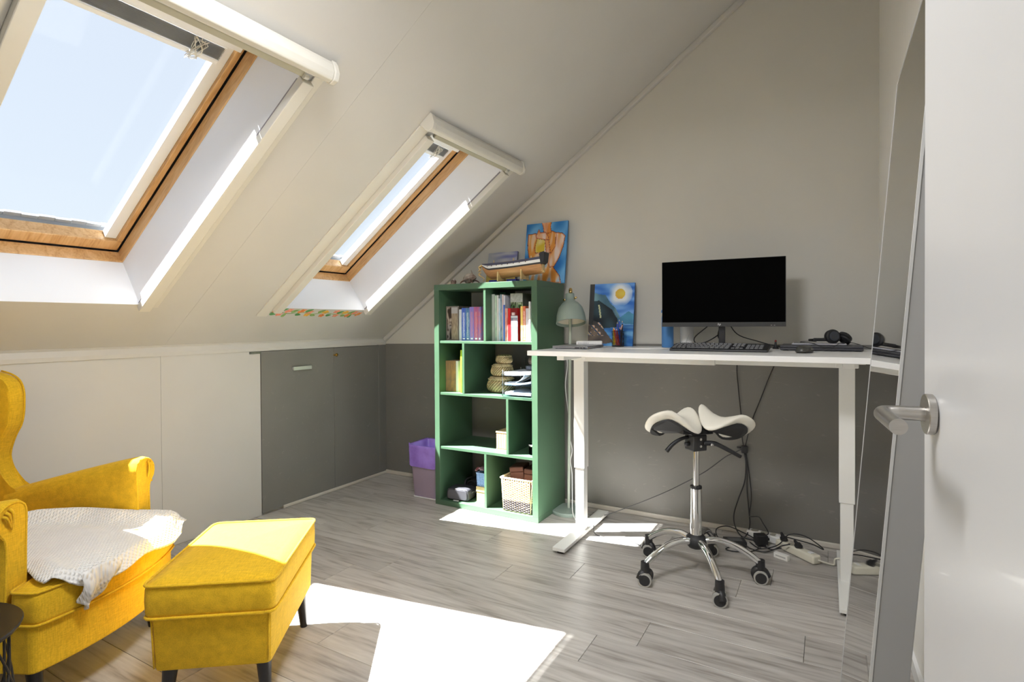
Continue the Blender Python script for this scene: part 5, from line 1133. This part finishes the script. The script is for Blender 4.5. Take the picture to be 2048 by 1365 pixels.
tag(obj('headphone_cord', tube(BM(), [(3.060, -.20, Dz+.042), (3.02, -.20, Dz+.044), (2.985, -.205, Dz+.040), (3.02, -.235, Dz+.0375), (3.05, -.262, Dz+.034), (3.085, -.322, Dz+.022), (3.13, -.318, Dz+.022), (3.165, -.245, Dz+.040), (3.20, -.17, Dz+.0385), (3.235, -.13, Dz+.0310), (3.28, -.11, Dz+.012), (3.31, -.12, Dz+.003)], .0016, 6, 6), BLACK, smooth=True), 'thin black headphone cord draped over the laptops', 'cord')
pw = thing('game_pawn', 'small black and red game pawn behind the keyboard', 'game piece', (2.868, -.135, Dz))
bm = BM(); lathe(bm, [(.015, 0), (.016, .003), (.012, .008), (.006, .022), (.0045, .036)], 18); obj('cone', bm, BLACK, pw, smooth=True, auto=.8); bm = BM(); lathe(bm, [(.002, 0), (.0055, .004), (.0058, .008), (.002, .013)], 14, (0, 0, .035)); obj('head', bm, P('red_wood', (.35, .06, .05), .4), pw, smooth=True)
# ================================================================== CABLES AND POWER STRIPS
IVP = P('ivory_power_plastic', (.74, .71, .60), .4, var=.03)
def power_strip(label, c, rz, L_, sockets, white):
    m = SNOW if white else IVP
    s = thing('power_strip', label, 'power strip', (*c, 0), (0, 0, rz)); bd = obj('housing', bx(-L_/2, L_/2, -.026, .026, .002, .044), m, s, bevel=.009, bseg=3)
    for x in sockets:
        bm = BM(); lathe(bm, [(.0195, .0), (.0195, .0012), (.016, .0012), (.015, -.001)], 24, (x, 0, .0442)); obj('socket', bm, P('socket_shadow', (.35, .33, .27), .6), bd, smooth=True, auto=.6)
    obj('rocker_switch', bx(L_/2-.05, L_/2-.028, -.012, .012, .044, .049), SNOW, bd, bevel=.002); return s
A1, B1 = Vector((2.885, -.115)), Vector((3.060, -.270)); c1 = (A1+B1)/2; a1 = math.atan2(B1.y-A1.y, B1.x-A1.x)
power_strip('ivory power strip with switch beside the right desk foot', c1, a1, .245, (-.085, -.035, .012), False)
power_strip('white power strip against the back wall behind the adapters', Vector((2.815, -.066)), a1*.30, .20, (-.06, -.01, .04), True)
def plug(label, c, z, d):
    p = thing('plug', label, 'plug', (*c, z)); d = Vector(d).normalized(); bm = BM(); cyl(bm, (0, 0, 0), d*.018, .0185, .017, 20); obj('body', bm, SATIN, p, smooth=True, auto=.6); bm = BM(); cyl(bm, d*.018, d*.045, .011, .006, 14); obj('strain_relief', bm, SATIN, p, smooth=True, auto=.6); return p
ux = Vector((math.cos(a1), math.sin(a1)))
q1 = c1+ux*.012; plug('round black plug nearest the switch of the ivory strip', q1, .0462, (-.45, -.35, .8)); q2 = c1-ux*.085; plug('round black plug at the far end of the ivory strip', q2, .0462, (-.3, -.2, .9))
cb = thing('black_adapter', 'square black adapter plugged into the white strip', 'adapter', (2.795, -.150, 0), (0, 0, .5)); obj('casing', bx(-.030, .030, -.026, .026, .012, .062), BLACK, cb, bevel=.004); obj('cord_boot', bx(.030, .045, -.006, .006, .030, .042), SATIN, cb); obj('foot_pad', bx(-.02, .02, -.02, .02, 0, .012), BLACK, cb)
pb_ = thing('power_brick', 'flat black power brick on the floor behind the stool', 'power supply', (2.672, -.205, 0), (0, 0, .35)); obj('casing', bx(-.055, .055, -.036, .036, .001, .031), BLACK, pb_, bevel=.004); obj('rating_label', bx(-.035, .035, -.022, .022, .031, .0314), P('label_grey', (.12, .12, .12), .5), pb_)
wl = thing('white_tag', 'small white paper label lying before the ivory power strip', 'label', (2.905, -.278, 0), (0, 0, -.45)); obj('card', bx(-.036, .036, -.012, .012, .0, .026), PAPER, wl, bevel=.001); obj('print', bx(-.026, .026, -.0124, -.0118, .010, .017), P('faint_print', (.45, .45, .44), .8), wl)
bu = thing('cable_clamp', 'black velcro clamp bundling the hanging cables', 'cable clamp', (2.700, -.026, .485)); obj('strap', bx(-.017, .017, -.012, .010, -.022, .022), SATIN, bu, bevel=.006); obj('strap_end', bx(-.040, -.015, -.006, .004, .004, .014), SATIN, bu, bevel=.003)
floor_c = [('hanging_cable', [(2.700, -.025, .462), (2.707, -.022, .40), (2.70, -.025, .30), (2.668, -.03, .20), (2.645, -.04, .11), (2.655, -.06, .05), (2.70, -.10, .012), (2.80, -.12, .010)], .0034, 'leftmost black cable hanging to the floor'),
    ('hanging_cable', [(2.704, -.025, .462), (2.713, -.024, .38), (2.712, -.024, .26), (2.722, -.026, .15), (2.728, -.04, .06), (2.715, -.10, .020), (2.70, -.16, .035)], .0034, 'middle black cable hanging to the power brick'),
    ('hanging_cable', [(2.708, -.025, .462), (2.722, -.022, .36), (2.735, -.024, .22), (2.725, -.03, .12), (2.740, -.06, .12), (2.780, -.09, .135), (2.80, -.10, .11), (2.83, -.11, .06), (2.80, -.13, .05)], .0030, 'black cable arching over the white power strip'),
    ('floor_cable', [(2.62, -.22, .018), (2.58, -.20, .03), (2.57, -.14, .05), (2.62, -.09, .055), (2.70, -.08, .030), (2.76, -.10, .015), (2.84, -.20, .010), (2.90, -.21, .03)], .0030, 'black cable curling round the power brick'),
    ('floor_cable', [(2.72, -.22, .018), (2.76, -.24, .008), (2.82, -.25, .008), (2.86, -.22, .015), (2.90, -.21, .04), (2.94, -.215, .058)], .0032, 'black cable running to the ivory strip plug'),
    ('floor_cable', [(2.74, -.15, .010), (2.80, -.21, .008), (2.88, -.18, .03), (2.93, -.12, .075), (3.00, -.13, .085), (3.06, -.17, .07), (3.09, -.20, .055), (3.04, -.165, .060), (2.96, -.13, .058), (2.90, -.10, .055)], .0030, 'black cable looping above the ivory power strip'),
    ('floor_cable', [(2.66, -.25, .006), (2.64, -.30, .006), (2.69, -.31, .006), (2.76, -.27, .006), (2.80, -.20, .008)], .0028, 'thin black cable on the floor before the power brick')]
for nm, pts, r, lab in floor_c: tag(obj(nm, tube(BM(), pts, r, 8, 6), BLACK, smooth=True), lab, 'cable')
tag(obj('strip_cord', tube(BM(), [(3.068, -.272, .024), (3.10, -.262, .014), (3.135, -.25, .008), (3.145, -.249, .040), (3.22, -.246, .040), (3.232, -.25, .008), (3.28, -.22, .006), (3.31, -.15, .006)], .0042, 8, 6), IVP, smooth=True), 'ivory cord from the power strip crossing the desk foot', 'cord')
tag(obj('wall_cable', tube(BM(), [(2.690, -.030, .488), (2.64, -.05, .46), (2.601, -.06, .437), (2.53, -.06, .372), (2.464, -.06, .319), (2.30, -.06, .21), (2.17, -.065, .135), (2.07, -.09, .085), (1.97, -.16, .045), (1.93, -.20, .036)], .0026, 8, 6), P('grey_black_cable', (.06, .06, .06), .4), smooth=True), 'thin cable stretched from the clamp down to the left desk foot', 'cable')
tag(obj('lamp_lead', tube(BM(), [(1.935, -.39, .037), (1.96, -.43, .004), (2.05, -.45, .004), (2.16, -.43, .004), (2.24, -.47, .004), (2.29, -.44, .004), (2.38, -.36, .004), (2.45, -.30, .004), (2.55, -.27, .004)], .0022, 6, 6), P('grey_black_cable', (.06, .06, .06), .4), smooth=True), 'thin dark cable trailing over the floor to the stool caster', 'cable')
